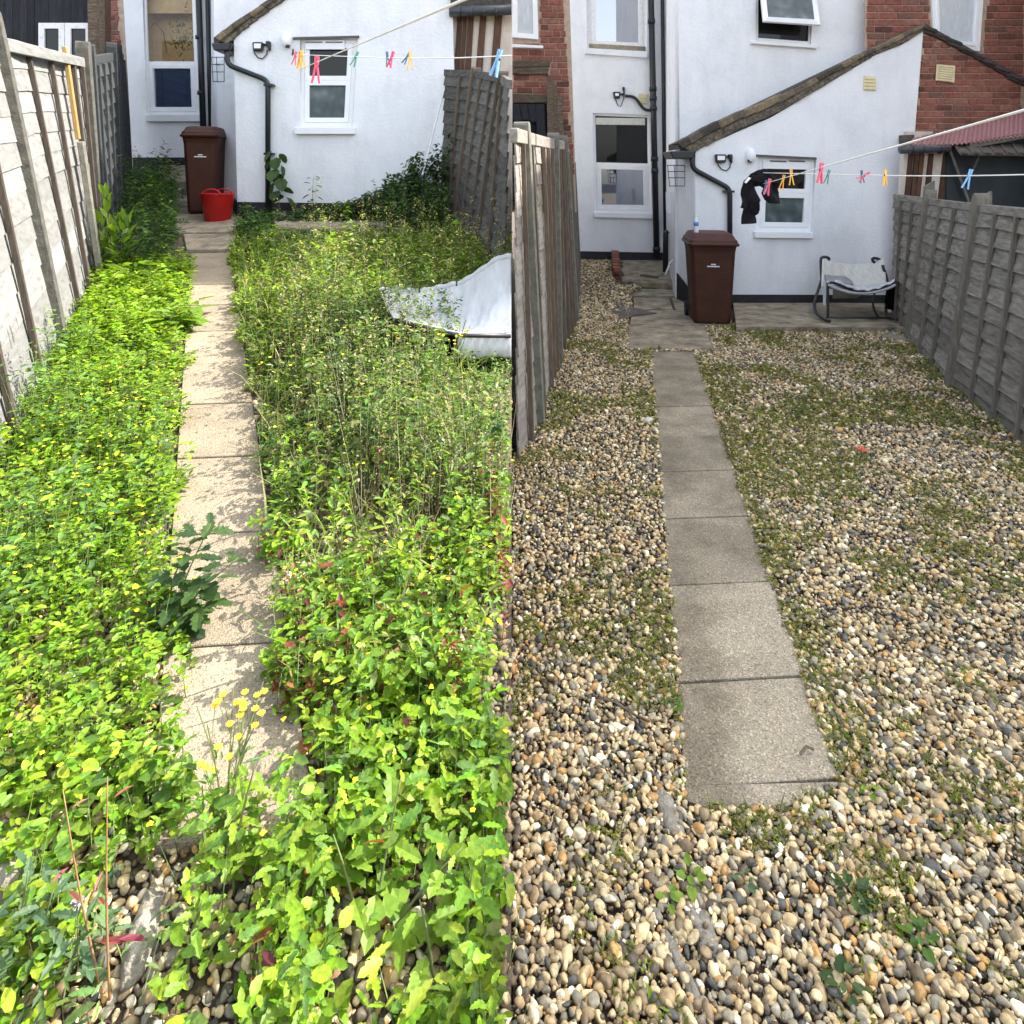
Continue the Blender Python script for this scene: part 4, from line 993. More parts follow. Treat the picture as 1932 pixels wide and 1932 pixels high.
# ------------------------------------------------------------------ what stands behind the camera and shows mirrored in the panes
oh = thing('brick_house', 'brick house mirrored low in the blue pane of the shaded recess window', 'house', (-21, -17, 0))
MB().box((-29, -21, 0), (-13, -14, 4.2)).build('wall', M['brick_big'], oh)
MB().add([(-29.3, -21.4, 4.1), (-12.7, -21.4, 4.1), (-12.7, -13.6, 4.1), (-29.3, -13.6, 4.1), (-29.3, -17.5, 6.6), (-12.7, -17.5, 6.6)], [(3, 2, 5, 4), (1, 0, 4, 5), (0, 3, 4), (2, 1, 5), (0, 1, 2, 3)]).build('roof', M['tile_dark'], oh)
of_ = thing('garden_fence', 'low dark boundary mirrored along the bottom of the recess window pane', 'fence', (7, -13, 0))
MB().box((-3, -13.1, 0), (16, -13, .95)).build('panel', M['wood_grey'], of_)
MB().box((4.8, -14.5, 0), (7.2, -13.3, 1.5)).build('shed', M['wood_dark'], of_)
# ------------------------------------------------------------------ wheelie bins
def bin_(base, w, h, yaw, label, print_uv):
    t = thing('wheelie_bin', label, 'wheelie bin', base)
    R = Matrix.Rotation(yaw, 3, 'Z')
    def W(p): return Vector(base) + R @ Vector(p)
    def prism(prof, cham):   # prof: [(z, halfx, y front, y back)]
        m = MB()
        for z, hx, yf, yb in prof:
            c = cham
            for x, y in ((-hx + c, yf), (hx - c, yf), (hx, yf + c), (hx, yb - c), (hx - c, yb), (-hx + c, yb), (-hx, yb - c), (-hx, yf + c)):
                m.v.append(W((x, y, z)))
        n = 8
        for k in range(len(prof) - 1):
            for i in range(n):
                j = (i + 1) % n; m.f.append((k * n + i, k * n + j, k * n + n + j, k * n + n + i))
        m.f.append(tuple(range(n))[::-1]); e = (len(prof) - 1) * n; m.f.append(tuple(range(e, e + n)))
        return m
    hx = w / 2
    prism([(0.0, hx * .74, -.26, .20), (.03, hx * .78, -.275, .23), (h * .80, hx * .93, -.34, .34), (h * .86, hx * .97, -.36, .36), (h * .87, hx * .99, -.37, .38)], .045).build('body', M['bin'], t, bevel=.006)
    lid = prism([(h * .87, hx * 1.05, -.41, .42), (h * .895, hx * 1.07, -.42, .43), (h * .90, hx * 1.02, -.39, .42), (h * .935, hx * .99, -.375, .41), (h * .94, hx * .95, -.35, .39), (h * .985, hx * .86, -.30, .36), (h * 1.0, hx * .8, -.26, .34)], .05).build('lid', M['bin'], t, bevel=.006)
    ORG[lid.name] = ORG[t.name]
    MB().tube([W((-hx * .8, .46, h * .9)), W((hx * .8, .46, h * .9))], .016, 8).build('handle', M['bin'], t, smooth=True)
    for s in (-1, 1):
        MB().tube([W((s * hx * .80, .27, .10)), W((s * hx * .95, .27, .10))], .10, 16).build('wheel', M['tyre'], t)
    MB().tube([W((-hx * .8, .27, .10)), W((hx * .8, .27, .10))], .012, 8).build('axle', M['blackmetal'], t)
    m = MB()
    for row, (x0, x1) in enumerate(((-.028, .028), (-.075, .075))):
        x = x0; rdx = random.Random(3 + row)
        while x < x1:
            wd = rdx.uniform(.007, .012); z = h * .66 - row * .026
            m.box((0, 0, 0), (0, 0, 0)) if False else None
            yf = -.34 + (.34 - .275) * (1 - z / (h * .8)) - .0035
            m.hexa([W((x, yf, z)), W((x + wd, yf, z)), W((x + wd, yf, z + .015)), W((x, yf, z + .015))], [W((x, yf + .003, z)), W((x + wd, yf + .003, z)), W((x + wd, yf + .003, z + .015)), W((x, yf + .003, z + .015))])
            x += wd + .003
    lp = m.build('printed_label', M['upvc'], t); lp['kind'] = 'stuff'
    return t
bin_((XU(1346, 8.62) , 8.80, .012), .60, 1.165, -.14, 'brown wheelie bin with bottle on its lid at the corner of the gravel garden house', None)
bin_((XU(387, 9.42) , 9.45, zl(9.35) + .03), .475, 1.2, .2, 'brown wheelie bin standing behind the red tub in the weedy garden', None)
# bottle on the bin lid
t = thing('bottle', 'clear plastic bottle with blue label standing on the brown bin lid', 'bottle', P(1313.5, 441, 8.75))
b = Vector(t.location)
def lathe(prof, n=14):
    m = MB()
    for r, z in prof:
        for k in range(n):
            th = 2 * math.pi * k / n; m.v.append(b + Vector((r * math.cos(th), r * math.sin(th), z)))
    for i in range(len(prof) - 1):
        for k in range(n):
            l = (k + 1) % n; m.f.append((i * n + k, i * n + l, i * n + n + l, i * n + n + k))
    m.f.append(tuple(range(n))[::-1]); m.f.append(tuple(range((len(prof) - 1) * n, len(prof) * n)))
    return m
M['clear'] = flat('cloudy_clear_plastic', (0.62, 0.66, 0.7), 0.15)
M['blue'] = flat('blue_label', (0.10, 0.20, 0.52), 0.5)
lathe([(.028, -.02), (.03, .0), (.03, .1), (.031, .15), (.031, .17), (.024, .2), (.013, .222), (.013, .235)]).build('bottle_body', M['clear'], t, smooth=True)
lathe([(.0325, .105), (.0325, .155)]).build('bottle_label', M['blue'], t, smooth=True)
lathe([(.015, .232), (.015, .25)]).build('cap', M['upvc'], t)

# ------------------------------------------------------------------ red flexible tub
yb_ = 8.72; b = P(409, 421, yb_)
t = thing('flexible_tub', 'bright red flexible plastic tub in front of the shaded brown bin', 'tub', b)
b = b + Vector((-.05, .14, 0.0))
lathe([(.15, 0), (.16, .01), (.21, .36), (.225, .385), (.22, .392), (.20, .37), (.145, .03), (.0, .03)], 28).build('body', M['red'], t, smooth=True)
for s in (-1, 1):
    MB().tube([b + Vector((.12 * math.cos(a), s * .2 - s * .02 * math.sin(a), .37 + .075 * math.sin(a))) for a in [math.pi * k / 10 for k in range(11)]], .012, 8).build('handle', M['red'], t, smooth=True)

# ------------------------------------------------------------------ stone ledges in front of both houses
z0 = .07
pf = [(1390, 627), (1704, 629), (1690, 581), (1383, 579)]
tp = [Vector((XU(u, FPX * EYE / (v - 335)), FPX * EYE / (v - 335), 0)) for u, v in pf]
m = MB()
n_ = 26; tv = []
for k in range(n_ + 1):
    q = tp[0].lerp(tp[1], k / n_); q.y += random.uniform(-.03, .03); tv.append(q)
m = MB(); lo = tv + [tp[2], tp[3]]; N_ = len(lo)
m.add([p + Vector((0, 0, z0)) for p in lo] + [p - Vector((0, 0, .03)) for p in lo], [tuple(range(N_))] + [(i, (i + 1) % N_, N_ + (i + 1) % N_, N_ + i) for i in range(N_)])
plt = m.build('concrete_ledge', M['concrete']); tag(plt, 'low stained concrete ledge under the rocking lounger by the white wall', 'ledge')
pf = [(518, 444), (770, 446), (752, 407), (512, 405)]
tp = [P(u, v, yl(v)) for u, v in pf]
m = MB().hexa([p + Vector((0, 0, .10)) for p in tp], [p - Vector((0, 0, .03)) for p in tp])
tag(m.build('concrete_ledge', M['concrete'], bevel=.015), 'shaded stone ledge among weeds under the white window', 'ledge')
of = MB().hexa([P(1593, 616, 8.45), P(1593, 611, 8.5), P(1641, 615, 8.45), P(1641, 619, 8.4)], [p + Vector((0, 0, .02)) for p in (P(1593, 616, 8.45), P(1593, 611, 8.5), P(1641, 615, 8.45), P(1641, 619, 8.4))]).build('wood_offcut', M['offcut'])
tag(of, 'pale offcut of wood lying on the ledge before the rocking lounger', 'offcut')

# ------------------------------------------------------------------ rocking lounger on the gravel garden ledge
y0, y1 = 8.45, 9.25        # front, back depth
t = thing('rocking_lounger', 'black framed rocking lounger with cream sling beside the right fence', 'lounger', (XU(1618, 8.8), 8.8, z0))
def rk(pts, r=.017, closed=False, name='frame_tube'):
    return MB().tube(pts, r, 8, closed=closed).build(name, M['blackmetal'], t, smooth=True)
def sm(pts, k=5):
    """smooth curve through points"""
    p = [Vector(q) for q in pts]; out = []
    for i in range(len(p) - 1):
        a = p[max(i - 1, 0)]; b_ = p[i]; c = p[i + 1]; d = p[min(i + 2, len(p) - 1)]
        for j in range(k):
            s = j / k
            out.append(.5 * ((2 * b_) + (c - a) * s + (2 * a - 5 * b_ + 4 * c - d) * s * s + (3 * b_ - a - 3 * c + d) * s ** 3))
    out.append(p[-1]); return out
rk(sm([P(1553, 520, 9.1), P(1548, 535, 9.0), P(1537, 570, 8.8), P(1540, 590, 8.6), P(1556, 603, 8.38), P(1566, 606, 8.3)]), .02, name='rocker')
rk(sm([P(1665, 500, 9.1), P(1676, 540, 9.0), P(1672, 575, 8.8), P(1672, 594, 8.6), P(1684, 601, 8.4), P(1692, 603, 8.3)]), .02, name='rocker')
rk([P(1558, 599, 8.42), P(1685, 600, 8.42)], .012, name='cross_rail')
rk(sm([P(1562, 598, 8.45), P(1562, 560, 8.48), P(1562, 540, 8.5), P(1569, 533, 8.5), P(1590, 540, 8.5), P(1612, 549, 8.5), P(1645, 551, 8.5), P(1672, 543, 8.5), P(1690, 534, 8.5)]), .017, name='seat_rail')
rk(sm([P(1650, 553, 8.5), P(1647, 572, 8.5), P(1651, 588, 8.5), P(1658, 599, 8.5)]), .015, name='leg')
rk(sm([P(1551, 533, 9.0), P(1549, 500, 9.2), P(1550, 487, 9.25), P(1558, 485, 9.25), P(1564, 488, 9.25), P(1560, 494, 9.25), P(1553, 496, 9.25)]), .02, name='hook')
rk(sm([P(1672, 520, 9.05), P(1664, 498, 9.25), P(1660, 490, 9.25), P(1650, 487, 9.25), P(1646, 490, 9.25), P(1654, 500, 9.25), P(1662, 502, 9.25)]), .02, name='hook')
def backr(s, q):
    u = 1552 + (1668 - 1552) * s; sag = math.sin(math.pi * s)
    v = 488 + 10 * sag + (q * (54 - 4 * sag)); u += (q * 8 * (s - .3))
    return P(u, v, 9.22 - .35 * q + .1 * sag) + Vector((0, .008 * math.sin(s * 40) * (1 - q), 0))
MB().grid(backr, 40, 12).build('sling_back', M['fabric_cream'], t, smooth=True, solid=.012)
def seat(s, q):
    u = 1563 + (1690 - 1563) * s; sag = math.sin(math.pi * min(1, s * 1.0)) ** .8
    vf = 537 + 17 * sag; vb = 532 + 8 * sag
    return P(u - 4 * q, vf + (vb - vf) * q - 3 * math.sin(q * math.pi), 8.48 + .5 * q)
MB().grid(seat, 30, 8).build('sling_seat', M['fabric'], t, smooth=True, solid=.03)
def pad(s, q):
    th = q * math.pi
    u = 1575 + 113 * s; sag = math.sin(math.pi * s)
    return P(u, 533 + 17 * sag - 5 * math.sin(th) - 3 * abs(math.sin(s * 17)), 8.5 + .16 * (1 - math.cos(th)) / 2)
MB().grid(pad, 30, 8).build('seat_pad', M['fabric'], t, smooth=True)
def dp(s, q):
    u = 1556 + 50 * s + 4 * q; v = 519 + 3 * math.sin(s * 3) + 22 * q * (1 - .25 * s) + (20 * max(0, s - .7) ** 1.3) * 3 * (1 - q)
    return P(u, v, 8.98 - .2 * q)
MB().grid(dp, 16, 6).build('head_cushion', M['fabric_grey'], t, smooth=True, solid=.03)
MB().add([P(1572, 541, 8.52), P(1612, 553, 8.52), P(1628, 556, 8.6), P(1612, 562, 8.7), P(1571, 563, 8.75)], [(0, 1, 2, 3, 4)]).build('hanging_flap', M['fabric_grey'], t, solid=.012)
MB().add([P(1554, 527, 8.9), P(1560, 533, 8.85), P(1558, 577, 8.8), P(1553, 575, 8.82)], [(0, 1, 2, 3)]).build('tie_strap', M['fabric'], t, solid=.01)
MB().add([P(1672, 545, 8.6), P(1688, 540, 8.6), P(1688, 585, 8.8), P(1668, 582, 8.9)], [(0, 1, 2, 3)]).build('side_flap', M['under'], t, solid=.01)

# ------------------------------------------------------------------ fallen lounger in the weeds
t = thing('sling_lounger', 'sunlit white fabric lounger with black underside sunk among tall weeds', 'lounger', (-.5, 4.4, .65))
def bil(q, s, r):
    return (q[0] * (1 - s) + q[1] * s) * (1 - r) + (q[3] * (1 - s) + q[2] * s) * r
def sling(s, r):
    # s along (left -> right), r front -> back
    uf = 742 + (964.5 - 742) * s; vf = 600 + 32 * min(1, s * 1.6) - 6 * max(0, s - .6)
    ub = 716 + (964.8 - 716) * s; vb = float(np.interp(s, [0, .12, .3, .62, .9, 1], [549, 546, 551, 534, 488, 483]))
    yf = 4.25; yb = float(np.interp(s, [0, .6, 1], [4.95, 4.85, 4.7]))
    v = vf + (vb - vf) * r; v += 10 * math.sin(math.pi * r) * math.sin(math.pi * s * .9)
    p = P(uf + (ub - uf) * r, v, yf + (yb - yf) * r)
    w_ = 6 * fbm(np.array([s * 5 + 9]), np.array([r * 3 + 4]), 61)[0]
    p.z += (.010 * math.sin(17 * s * (1 - .35 * r) - 5 * r + w_) + .006 * abs(math.sin(31 * s - 14 * r + 1.7 * w_))) * (.25 + .75 * math.sin(math.pi * r)) - .02 * math.sin(math.pi * r)
    if p.x > -.003: p.x = -.003
    return p
MB().grid(sling, 70, 34).build('sling', M['fabric'], t, smooth=True, solid=.008)
def hem(s, q):
    p = sling(s, 1.0); th = q * 2 * math.pi
    p = p + Vector((0, .022 * math.cos(th), .022 * math.sin(th) + .004 * math.sin(60 * s)))
    p.x = min(p.x, -.003); return p
MB().grid(hem, 60, 10).build('rolled_hem', M['fabric'], t, smooth=True)
for s0 in (.3, .58):
    MB().grid(lambda a, q, s0=s0: sling(s0 + .012 * a, 1.0) + Vector((0, .026 * math.cos(q * 6.3), .026 * math.sin(q * 6.3))), 2, 10).build('strap', M['black'], t)
def flap(s, q):
    s2 = .55 + .45 * s
    p = sling(s2, 0.0); d = (.155 + .012 * math.sin(7 * s) + .004 * math.sin(31 * s)) * q
    return Vector((min(p.x, -.003), p.y - .03 * math.sin(q * 3) + .006 * math.sin(13 * s + 3 * q) * q + .003 * math.sin(37 * s + 9 * q), p.z - d))
MB().grid(flap, 30, 8).build('front_flap', M['fabric'], t, smooth=True, solid=.008)
MB().hexa([P(752, 622, 4.3), P(964, 652, 4.3), P(964, 745, 4.25), P(800, 720, 4.3)], [P(742, 606, 4.8), P(964, 600, 4.75), P(964, 680, 4.75), P(780, 660, 4.8)]).build('underside', M['under'], t)
MB().tube([P(745, 604, 4.24), P(800, 617, 4.23), P(862, 633, 4.22), P(964.3, 634, 4.22)], .014, 8).build('frame_tube', M['blackmetal'], t, smooth=True)

# ------------------------------------------------------------------ washing lines and pegs
def hyp(a, b, f):
    (u0, v0, ya), (u1, v1, yb) = a, b
    iy = 1 / ya + (1 / yb - 1 / ya) * f
    return P(u0 + (u1 - u0) * f, v0 + (v1 - v0) * f, 1 / iy)
def line(a, b, f0, f1, label, r=.0028, sag=0):
    pts = [hyp(a, b, f0 + (f1 - f0) * k / 24) - Vector((0, 0, sag * math.sin(math.pi * k / 24))) for k in range(25)]
    o = MB().tube(pts, r, 6).build('washing_line', M['rope'], smooth=True)
    return tag(o, label, 'washing line', 'washing lines')
LN = ((575, 127, 2.6), (841, 14, .62)); LF = ((556, 103, 4.4), (964, 105, 1.9))
RN = ((1440, 347, 4.2), (1918, 212, .85)); RF = ((1440, 326, 4.2), (1918, 328, 2.2))
line(*LN, -.03, 1.4, 'thick near washing line slanting up out of the weedy garden', .0016)
line(*LF, 0, .998, 'thin washing line stretched level across the shaded white window', .0020, .012)
line(*RN, 0, 1.1, 'near washing line slanting up past the corrugated roof', .0019)
line(*RF, 0, 1.12, 'thin washing line running level in front of the white gable', .0022, .010)
PEGC = {'pink': (0.72, 0.10, 0.17), 'orange': (0.80, 0.36, 0.05), 'green': (0.03, 0.22, 0.17), 'blue': (0.07, 0.22, 0.55), 'yellow': (0.85, 0.47, 0.07), 'teal': (0.05, 0.15, 0.24), 'light blue': (0.22, 0.48, 0.78)}
for k in list(PEGC): M['peg_' + k] = flat('peg_plastic_' + k.replace(' ', '_'), PEGC[k], 0.4)
def peg_part(sgn):
    m = MB()
    pts = [(sgn * .0038, .030), (sgn * .0034, .012), (sgn * .0026, .0), (sgn * .0055, -.02), (sgn * .0105, -.048)]
    for i in range(4):
        (x0, z0_), (x1, z1_) = pts[i], pts[i + 1]; w = .0026
        m.hexa([(x0 - w, -.0045, z0_), (x0 + w, -.0045, z0_), (x1 + w, -.0045, z1_), (x1 - w, -.0045, z1_)], [(x0 - w, .0045, z0_), (x0 + w, .0045, z0_), (x1 + w, .0045, z1_), (x1 - w, .0045, z1_)])
    me = bpy.data.meshes.new('peg_jaw'); me.from_pydata(m.v, [], m.f); return me
JAW = {}
for k in PEGC:
    for s in (-1, 1):
        me = peg_part(s); me.materials.append(M['peg_' + k]); JAW[k, s] = me
SPR = bpy.data.meshes.new('spring'); _m = MB().tube([(-.006, 0, .002), (.006, 0, .002)], .0045, 8); SPR.from_pydata(_m.v, [], _m.f); SPR.materials.append(M['blackmetal'])
def peg(lineab, u, size_px, colour, tilt, label, group, dv=0):
    a, b = lineab; f = (u - a[0]) / (b[0] - a[0]); p = hyp(a, b, f)
    s = size_px * p.y / FPX / .078
    t = thing('clothes_peg', label, 'clothes peg', p + Vector((0, 0, -.012 * s)), group)
    t.rotation_euler = (0, math.radians(tilt), random.uniform(-.5, .5)); t.scale = (s, s, s)
    for q in (-1, 1):
        o = bpy.data.objects.new('jaw', JAW[colour, q]); COL.objects.link(o); o.parent = t
    o = bpy.data.objects.new('spring', SPR); COL.objects.link(o); o.parent = t
G1, G2 = 'pegs on the lines over the weeds', 'pegs on the lines over the gravel'
peg(LF, 557, 26, 'pink', 12, 'leftmost pink peg on the line over the weeds, by the yellow pair', G1)
peg(LF, 566, 34, 'orange', 5, 'orange peg just right of the leftmost pink peg over the weeds', G1)
peg(LF, 570, 32, 'yellow', -6, 'yellow peg touching the orange peg over the weeds', G1)
peg(LN, 597, 51, 'pink', 3, 'large pink peg on the thick near line in front of the window', G1)
peg(LF, 671, 30, 'green', 22, 'dark green peg at the right edge of the shaded window', G1)
peg(LF, 731, 28, 'teal', -6, 'dark blue peg beside a pink one over the weeds', G1)
peg(LF, 739, 32, 'pink', 18, 'pink peg leaning beside a dark blue one over the weeds', G1)
peg(LF, 768, 24, 'teal', 32, 'slanting dark blue peg behind the yellow peg over the weeds', G1)
peg(LF, 774, 36, 'yellow', 2, 'yellow peg alone at the middle of the line over the weeds', G1)
peg(LF, 939, 52, 'light blue', 18, 'big light blue peg by the boarded lean-to over the weeds', G1)
peg(RN, 1450, 32, 'pink', 14, 'pink peg clipping the black garment', G2)
peg(RN, 1445, 26, 'teal', 4, 'small dark teal peg on the black garment', G2)
peg(RN, 1477, 30, 'orange', 12, 'orange peg just right of the black garment', G2)
peg(RF, 1493, 30, 'yellow', -2, 'yellow peg before the bathroom window of the gravel house', G2)
peg(RN, 1549, 39, 'pink', 8, 'tall pink peg on the slanting line right of the window', G2)
peg(RF, 1562, 27, 'green', 14, 'green peg below the tall pink peg', G2)
peg(RF, 1626, 24, 'teal', -4, 'dark blue peg with a pink one lying across it', G2)
peg(RF, 1632, 26, 'pink', 55, 'pink peg lying slantwise across a dark blue peg', G2)
peg(RF, 1670, 29, 'yellow', 2, 'yellow peg at the right end of the white gable', G2)
peg(RF, 1828, 38, 'light blue', 16, 'blue peg in front of the dark porch', G2)

# ------------------------------------------------------------------ black garment on the line
out = [(1110, 960), (1220, 830), (1350, 770), (1520, 735), (1620, 790), (1700, 900), (1750, 1000), (1745, 1100), (1770, 1170), (1770, 1240), (1735, 1370), (1580, 1365), (1510, 1300), (1465, 1190), (1475, 1090), (1420, 1050), (1330, 1070), (1370, 1180), (1395, 1300), (1360, 1340), (1370, 1420), (1380, 1480), (1365, 1550), (1310, 1590), (1330, 1720), (1090, 1745), (1105, 1460), (1040, 1445), (1080, 1290)]
out = [(1288 + a * .1042, 241.5 + b_ * .1042) for a, b_ in out]
t = thing('garment', 'crumpled black garment draped over the washing line before the white wall', 'garment', P(1430, 370, 4.2))
g_ = poly_wall('cloth', out, [], 4.2, .02, M['cloth_black'], t)
bm = bmesh.new(); bm.from_mesh(g_.data)
bmesh.ops.triangulate(bm, faces=bm.faces[:])
bmesh.ops.subdivide_edges(bm, edges=bm.edges[:], cuts=3, use_grid_fill=True)
for q in bm.verts:
    q.co.y += .02 * math.sin(q.co.x * 55 + 2 * math.sin(q.co.z * 20)) + .012 * math.sin(q.co.z * 40)
bm.to_mesh(g_.data); bm.free()
MB().quadimg([(1405, 344), (1413, 334), (1417, 336), (1408, 346)], 4.14, .01).build('white_trim', M['rope'], t)

# ------------------------------------------------------------------ loose stones and kerb pieces
def rock(name, label, cat, c, dims, yaw, seed, matl='kerb', sub_=3):
    bm = bmesh.new(); bmesh.ops.create_icosphere(bm, subdivisions=sub_, radius=1)
    rd = np.random.default_rng(seed); off = rd.random(3) * 50
    R = Matrix.Rotation(yaw, 3, 'Z')
    for q in bm.verts:
        p = q.co.normalized()
        n = fbm(np.array([p.x * 2.2 + off[0]]), np.array([p.y * 2.2 + p.z * 1.7 + off[1]]), seed)[0]
        mx_ = max(abs(p.x), abs(p.y), abs(p.z))
        p = p * (.65 + .35 / mx_ * .8) * (.75 + .5 * n)
        q.co = R @ Vector((p.x * dims[0], p.y * dims[1], p.z * dims[2]))
    me = bpy.data.meshes.new(name); bm.to_mesh(me); bm.free(); me.materials.append(M[matl])
    me.polygons.foreach_set('use_smooth', [True] * len(me.polygons))
    return tag(link(name, me, None, c), label, cat)
def gp(u, v, z=0): y = FPX * EYE / (v - 335); return Vector((XU(u, y), y, z))
rock('broken_kerb', 'small grey broken kerb stone left of the near end of the gravel path', 'stone', gp(1264, 1540, -.005), (.035, .09, .03), .1, 3)
rock('broken_kerb', 'long half buried grey kerb piece in the near pebbles', 'stone', gp(1322, 1745, -.012), (.035, .13, .03), .12, 4)
rock('broken_kerb', 'thin dark splinter of kerb among the nearest pebbles', 'stone', gp(1285, 1830, 0), (.016, .10, .022), .28, 6)
rock('broken_kerb', 'mossy round lump of concrete above the long kerb piece', 'stone', gp(1318, 1680, -.02), (.05, .05, .035), .5, 8)
p = P(272, 1765, yl(1765))
rock('concrete_block', 'rough pale concrete kerb lying among weeds and pebbles at the near path end', 'stone', p + Vector((0, 0, .01)), (.034, .105, .03), .2, 12)
p = P(22, 1640, yl(1640)); rock('concrete_block', 'sunlit grey stone at the left edge among the near weeds', 'stone', p, (.07, .11, .06), .3, 15)
rock('white_stone', 'pale white stone beside the gravel path left of the slabs', 'stone', gp(1224, 797, .01), (.05, .04, .03), .3, 19, 'offcut', 2)
rock('mossy_rubble', 'mossy concrete rubble at the foot of the right fence by the ledge', 'stone', gp(1697, 640, 0), (.12, .2, .05), .6, 23)
rf = MB()
for k in range(6):
    a = k * 1.05; c = gp(1627, 858, .03)
    rf.add([c, c + Vector((.035 * math.cos(a - .3), .035 * math.sin(a - .3), .006)), c + Vector((.05 * math.cos(a), .05 * math.sin(a), .012)), c + Vector((.035 * math.cos(a + .3), .035 * math.sin(a + .3), .006))], [(0, 1, 2, 3)])
M['redpetal'] = flat('red_petal', (0.6, 0.05, 0.06), 0.6)
tag(rf.build('fallen_flower', M['redpetal']), 'single small red flower lying on the gravel', 'flower')
stk = lambda pts, r, lab: tag(MB().tube([gp(u, v, .022 + .012 * (k % 2)) for k, (u, v) in enumerate(pts)], r, 5).build('twig', M['oldtimber']), lab, 'twig')
stk([(1124, 1327), (1160, 1342), (1200, 1362), (1226, 1380)], .004, 'reddish brown twig lying on pebbles left of the slab path')
stk([(1510, 1436), (1522, 1428), (1534, 1425)], .005, 'short dark twig on the nearest path slab')
stk([(1243, 1224), (1262, 1240), (1280, 1250), (1296, 1231)], .004, 'dark curled twig at the left edge of the slab path')
# ------------------------------------------------------------------ pebbles
def ico(sub_):
    bm = bmesh.new(); bmesh.ops.create_icosphere(bm, subdivisions=sub_, radius=1)
    v = np.array([q.co[:] for q in bm.verts]); f = np.array([[q.index for q in fc.verts] for fc in bm.faces]); bm.free()
    return v, f
def protos(sub_, n, seed):
    r = np.random.default_rng(seed); v, f = ico(sub_); out = []
    for _ in range(n):
        p = v.copy()
        for _k in range(6):
            d = r.normal(size=3); d /= np.linalg.norm(d)
            h = r.uniform(.34, .92); t = p @ d
            p -= np.outer(np.maximum(0, t - h) * r.uniform(.5, 1), d)     # worn facets
        p *= (1 + .10 * np.sin(p @ r.normal(size=3) * 2 + r.uniform(0, 6)))[:, None]
        p *= np.array([1, r.uniform(.62, .9), r.uniform(.42, .72)]) * .5
        out.append(p)
    return out, f
PEBC = np.array([(.58, .48, .34), (.47, .36, .235), (.42, .26, .115), (.27, .25, .22), (.075, .078, .085), (.70, .66, .59), (.29, .225, .155), (.16, .122, .085), (.40, .34, .245), (.52, .42, .28), (.20, .19, .175), (.105, .09, .078)])
PEBW = np.array([.14, .13, .065, .10, .075, .07, .10, .10, .11, .09, .08, .08]); PEBW = PEBW / PEBW.sum()
def pebbles(name, xy, zf, size, sub_, seed, label=None, tint=None, tilt=.5):
    r = np.random.default_rng(seed); n = len(xy)
    pr, f = protos(sub_, 16, seed); k = len(pr[0])
    V = np.empty((n, k, 3), np.float32); which = r.integers(0, 16, n)
    yaw = r.uniform(0, 2 * np.pi, n); ta = r.normal(0, tilt, n); tb = r.normal(0, tilt, n)
    cy, sy, ca, sa, cb, sb = np.cos(yaw), np.sin(yaw), np.cos(ta), np.sin(ta), np.cos(tb), np.sin(tb)
    Z = np.zeros(n); O = np.ones(n)
    Rz = np.stack([np.stack([cy, -sy, Z], -1), np.stack([sy, cy, Z], -1), np.stack([Z, Z, O], -1)], 1)
    Rx = np.stack([np.stack([O, Z, Z], -1), np.stack([Z, ca, -sa], -1), np.stack([Z, sa, ca], -1)], 1)
    Ry = np.stack([np.stack([cb, Z, sb], -1), np.stack([Z, O, Z], -1), np.stack([-sb, Z, cb], -1)], 1)
    R = Rz @ Rx @ Ry
    for i in range(16):
        m = which == i
        V[m] = np.einsum('nij,kj->nki', R[m], pr[i]) * size[m][:, None, None]
    V += np.stack([xy[:, 0], xy[:, 1], zf], -1)[:, None, :]
    c = .88 * PEBC[r.choice(len(PEBC), n, p=PEBW)] * r.uniform(.72, 1.22, n)[:, None]
    if tint is not None: c = c * tint
    C = np.repeat(c, k, 0) * (1 + .10 * r.normal(size=(n * k, 1)))
    F = (f[None] + (np.arange(n) * k)[:, None, None]).reshape(-1, 3)
    me = np_mesh(name, V.reshape(-1, 3), [F], M['pebble'], np.clip(C, .01, .9), True)
    return tag(link(name, me), label, None, None, 'stuff')
def scatter(x0, x1, y0, y1, s, keep, seed):
    r = np.random.default_rng(seed)
    gx, gy = np.meshgrid(np.arange(x0, x1, s), np.arange(y0, y1, s)); p = np.stack([gx.ravel(), gy.ravel()], -1)
    p += r.uniform(-.5, .5, p.shape) * s
    return p[keep(p[:, 0], p[:, 1])]
def vrl(y): return .149 + .1885 * y
def vrr(y): return .642 + .1857 * y
def on_path_r(x, y, m=0.0):
    a = (x > vrl(y) + m) & (x < vrr(y) - m) & (y > 2.05) & (y < 7.22)
    # wide old concrete
    u = U0 + x * FPX / y; v = V0 + FPX * EYE / y
    b = (v < 661) & (v > 556) & (u > 1186) & (u < np.where(v > 616, 1346 - (661 - v) * .36, 1384)) & (y < 11.3)
    b &= ~((v < 612) & (u > 1384)); b &= ~((v < 590) & (u < 1192))
    d = (v <= 627) & (v > 579) & (u > 1388 - (627 - v) * .15) & (u < 1706)
    s_ = (y >= 11.0) & (u > 1160) & (u < 1300)
    ramp = (v > 1480) & (v < 1530) & (u > 1296) & (u < 1570 - (v - 1488) * 2.0)
    return a | b | d | s_ | ramp
fxl = lambda y: np.interp(y, [0, 4.45, 6.88, 8.67, 13.0], [-.004, -.002, .48, .83, 1.3])
fxr = lambda y: np.interp(y, [0, 4.88, 6.0, 7.69, 9.03, 9.7, 13], [2.2, 3.72, 4.0, 4.63, 5.2, 5.3, 2.0])
def keep_r(x, y):
    return (x > fxl(y) + .002) & (x < np.minimum(fxr(y) + .03, .80 * y + .15)) & ~on_path_r(x, y, .008)
def vzr(y):
    t = np.clip((y - 9.3) / 3.9, 0, 1); return .26 * t * t * (3 - 2 * t)
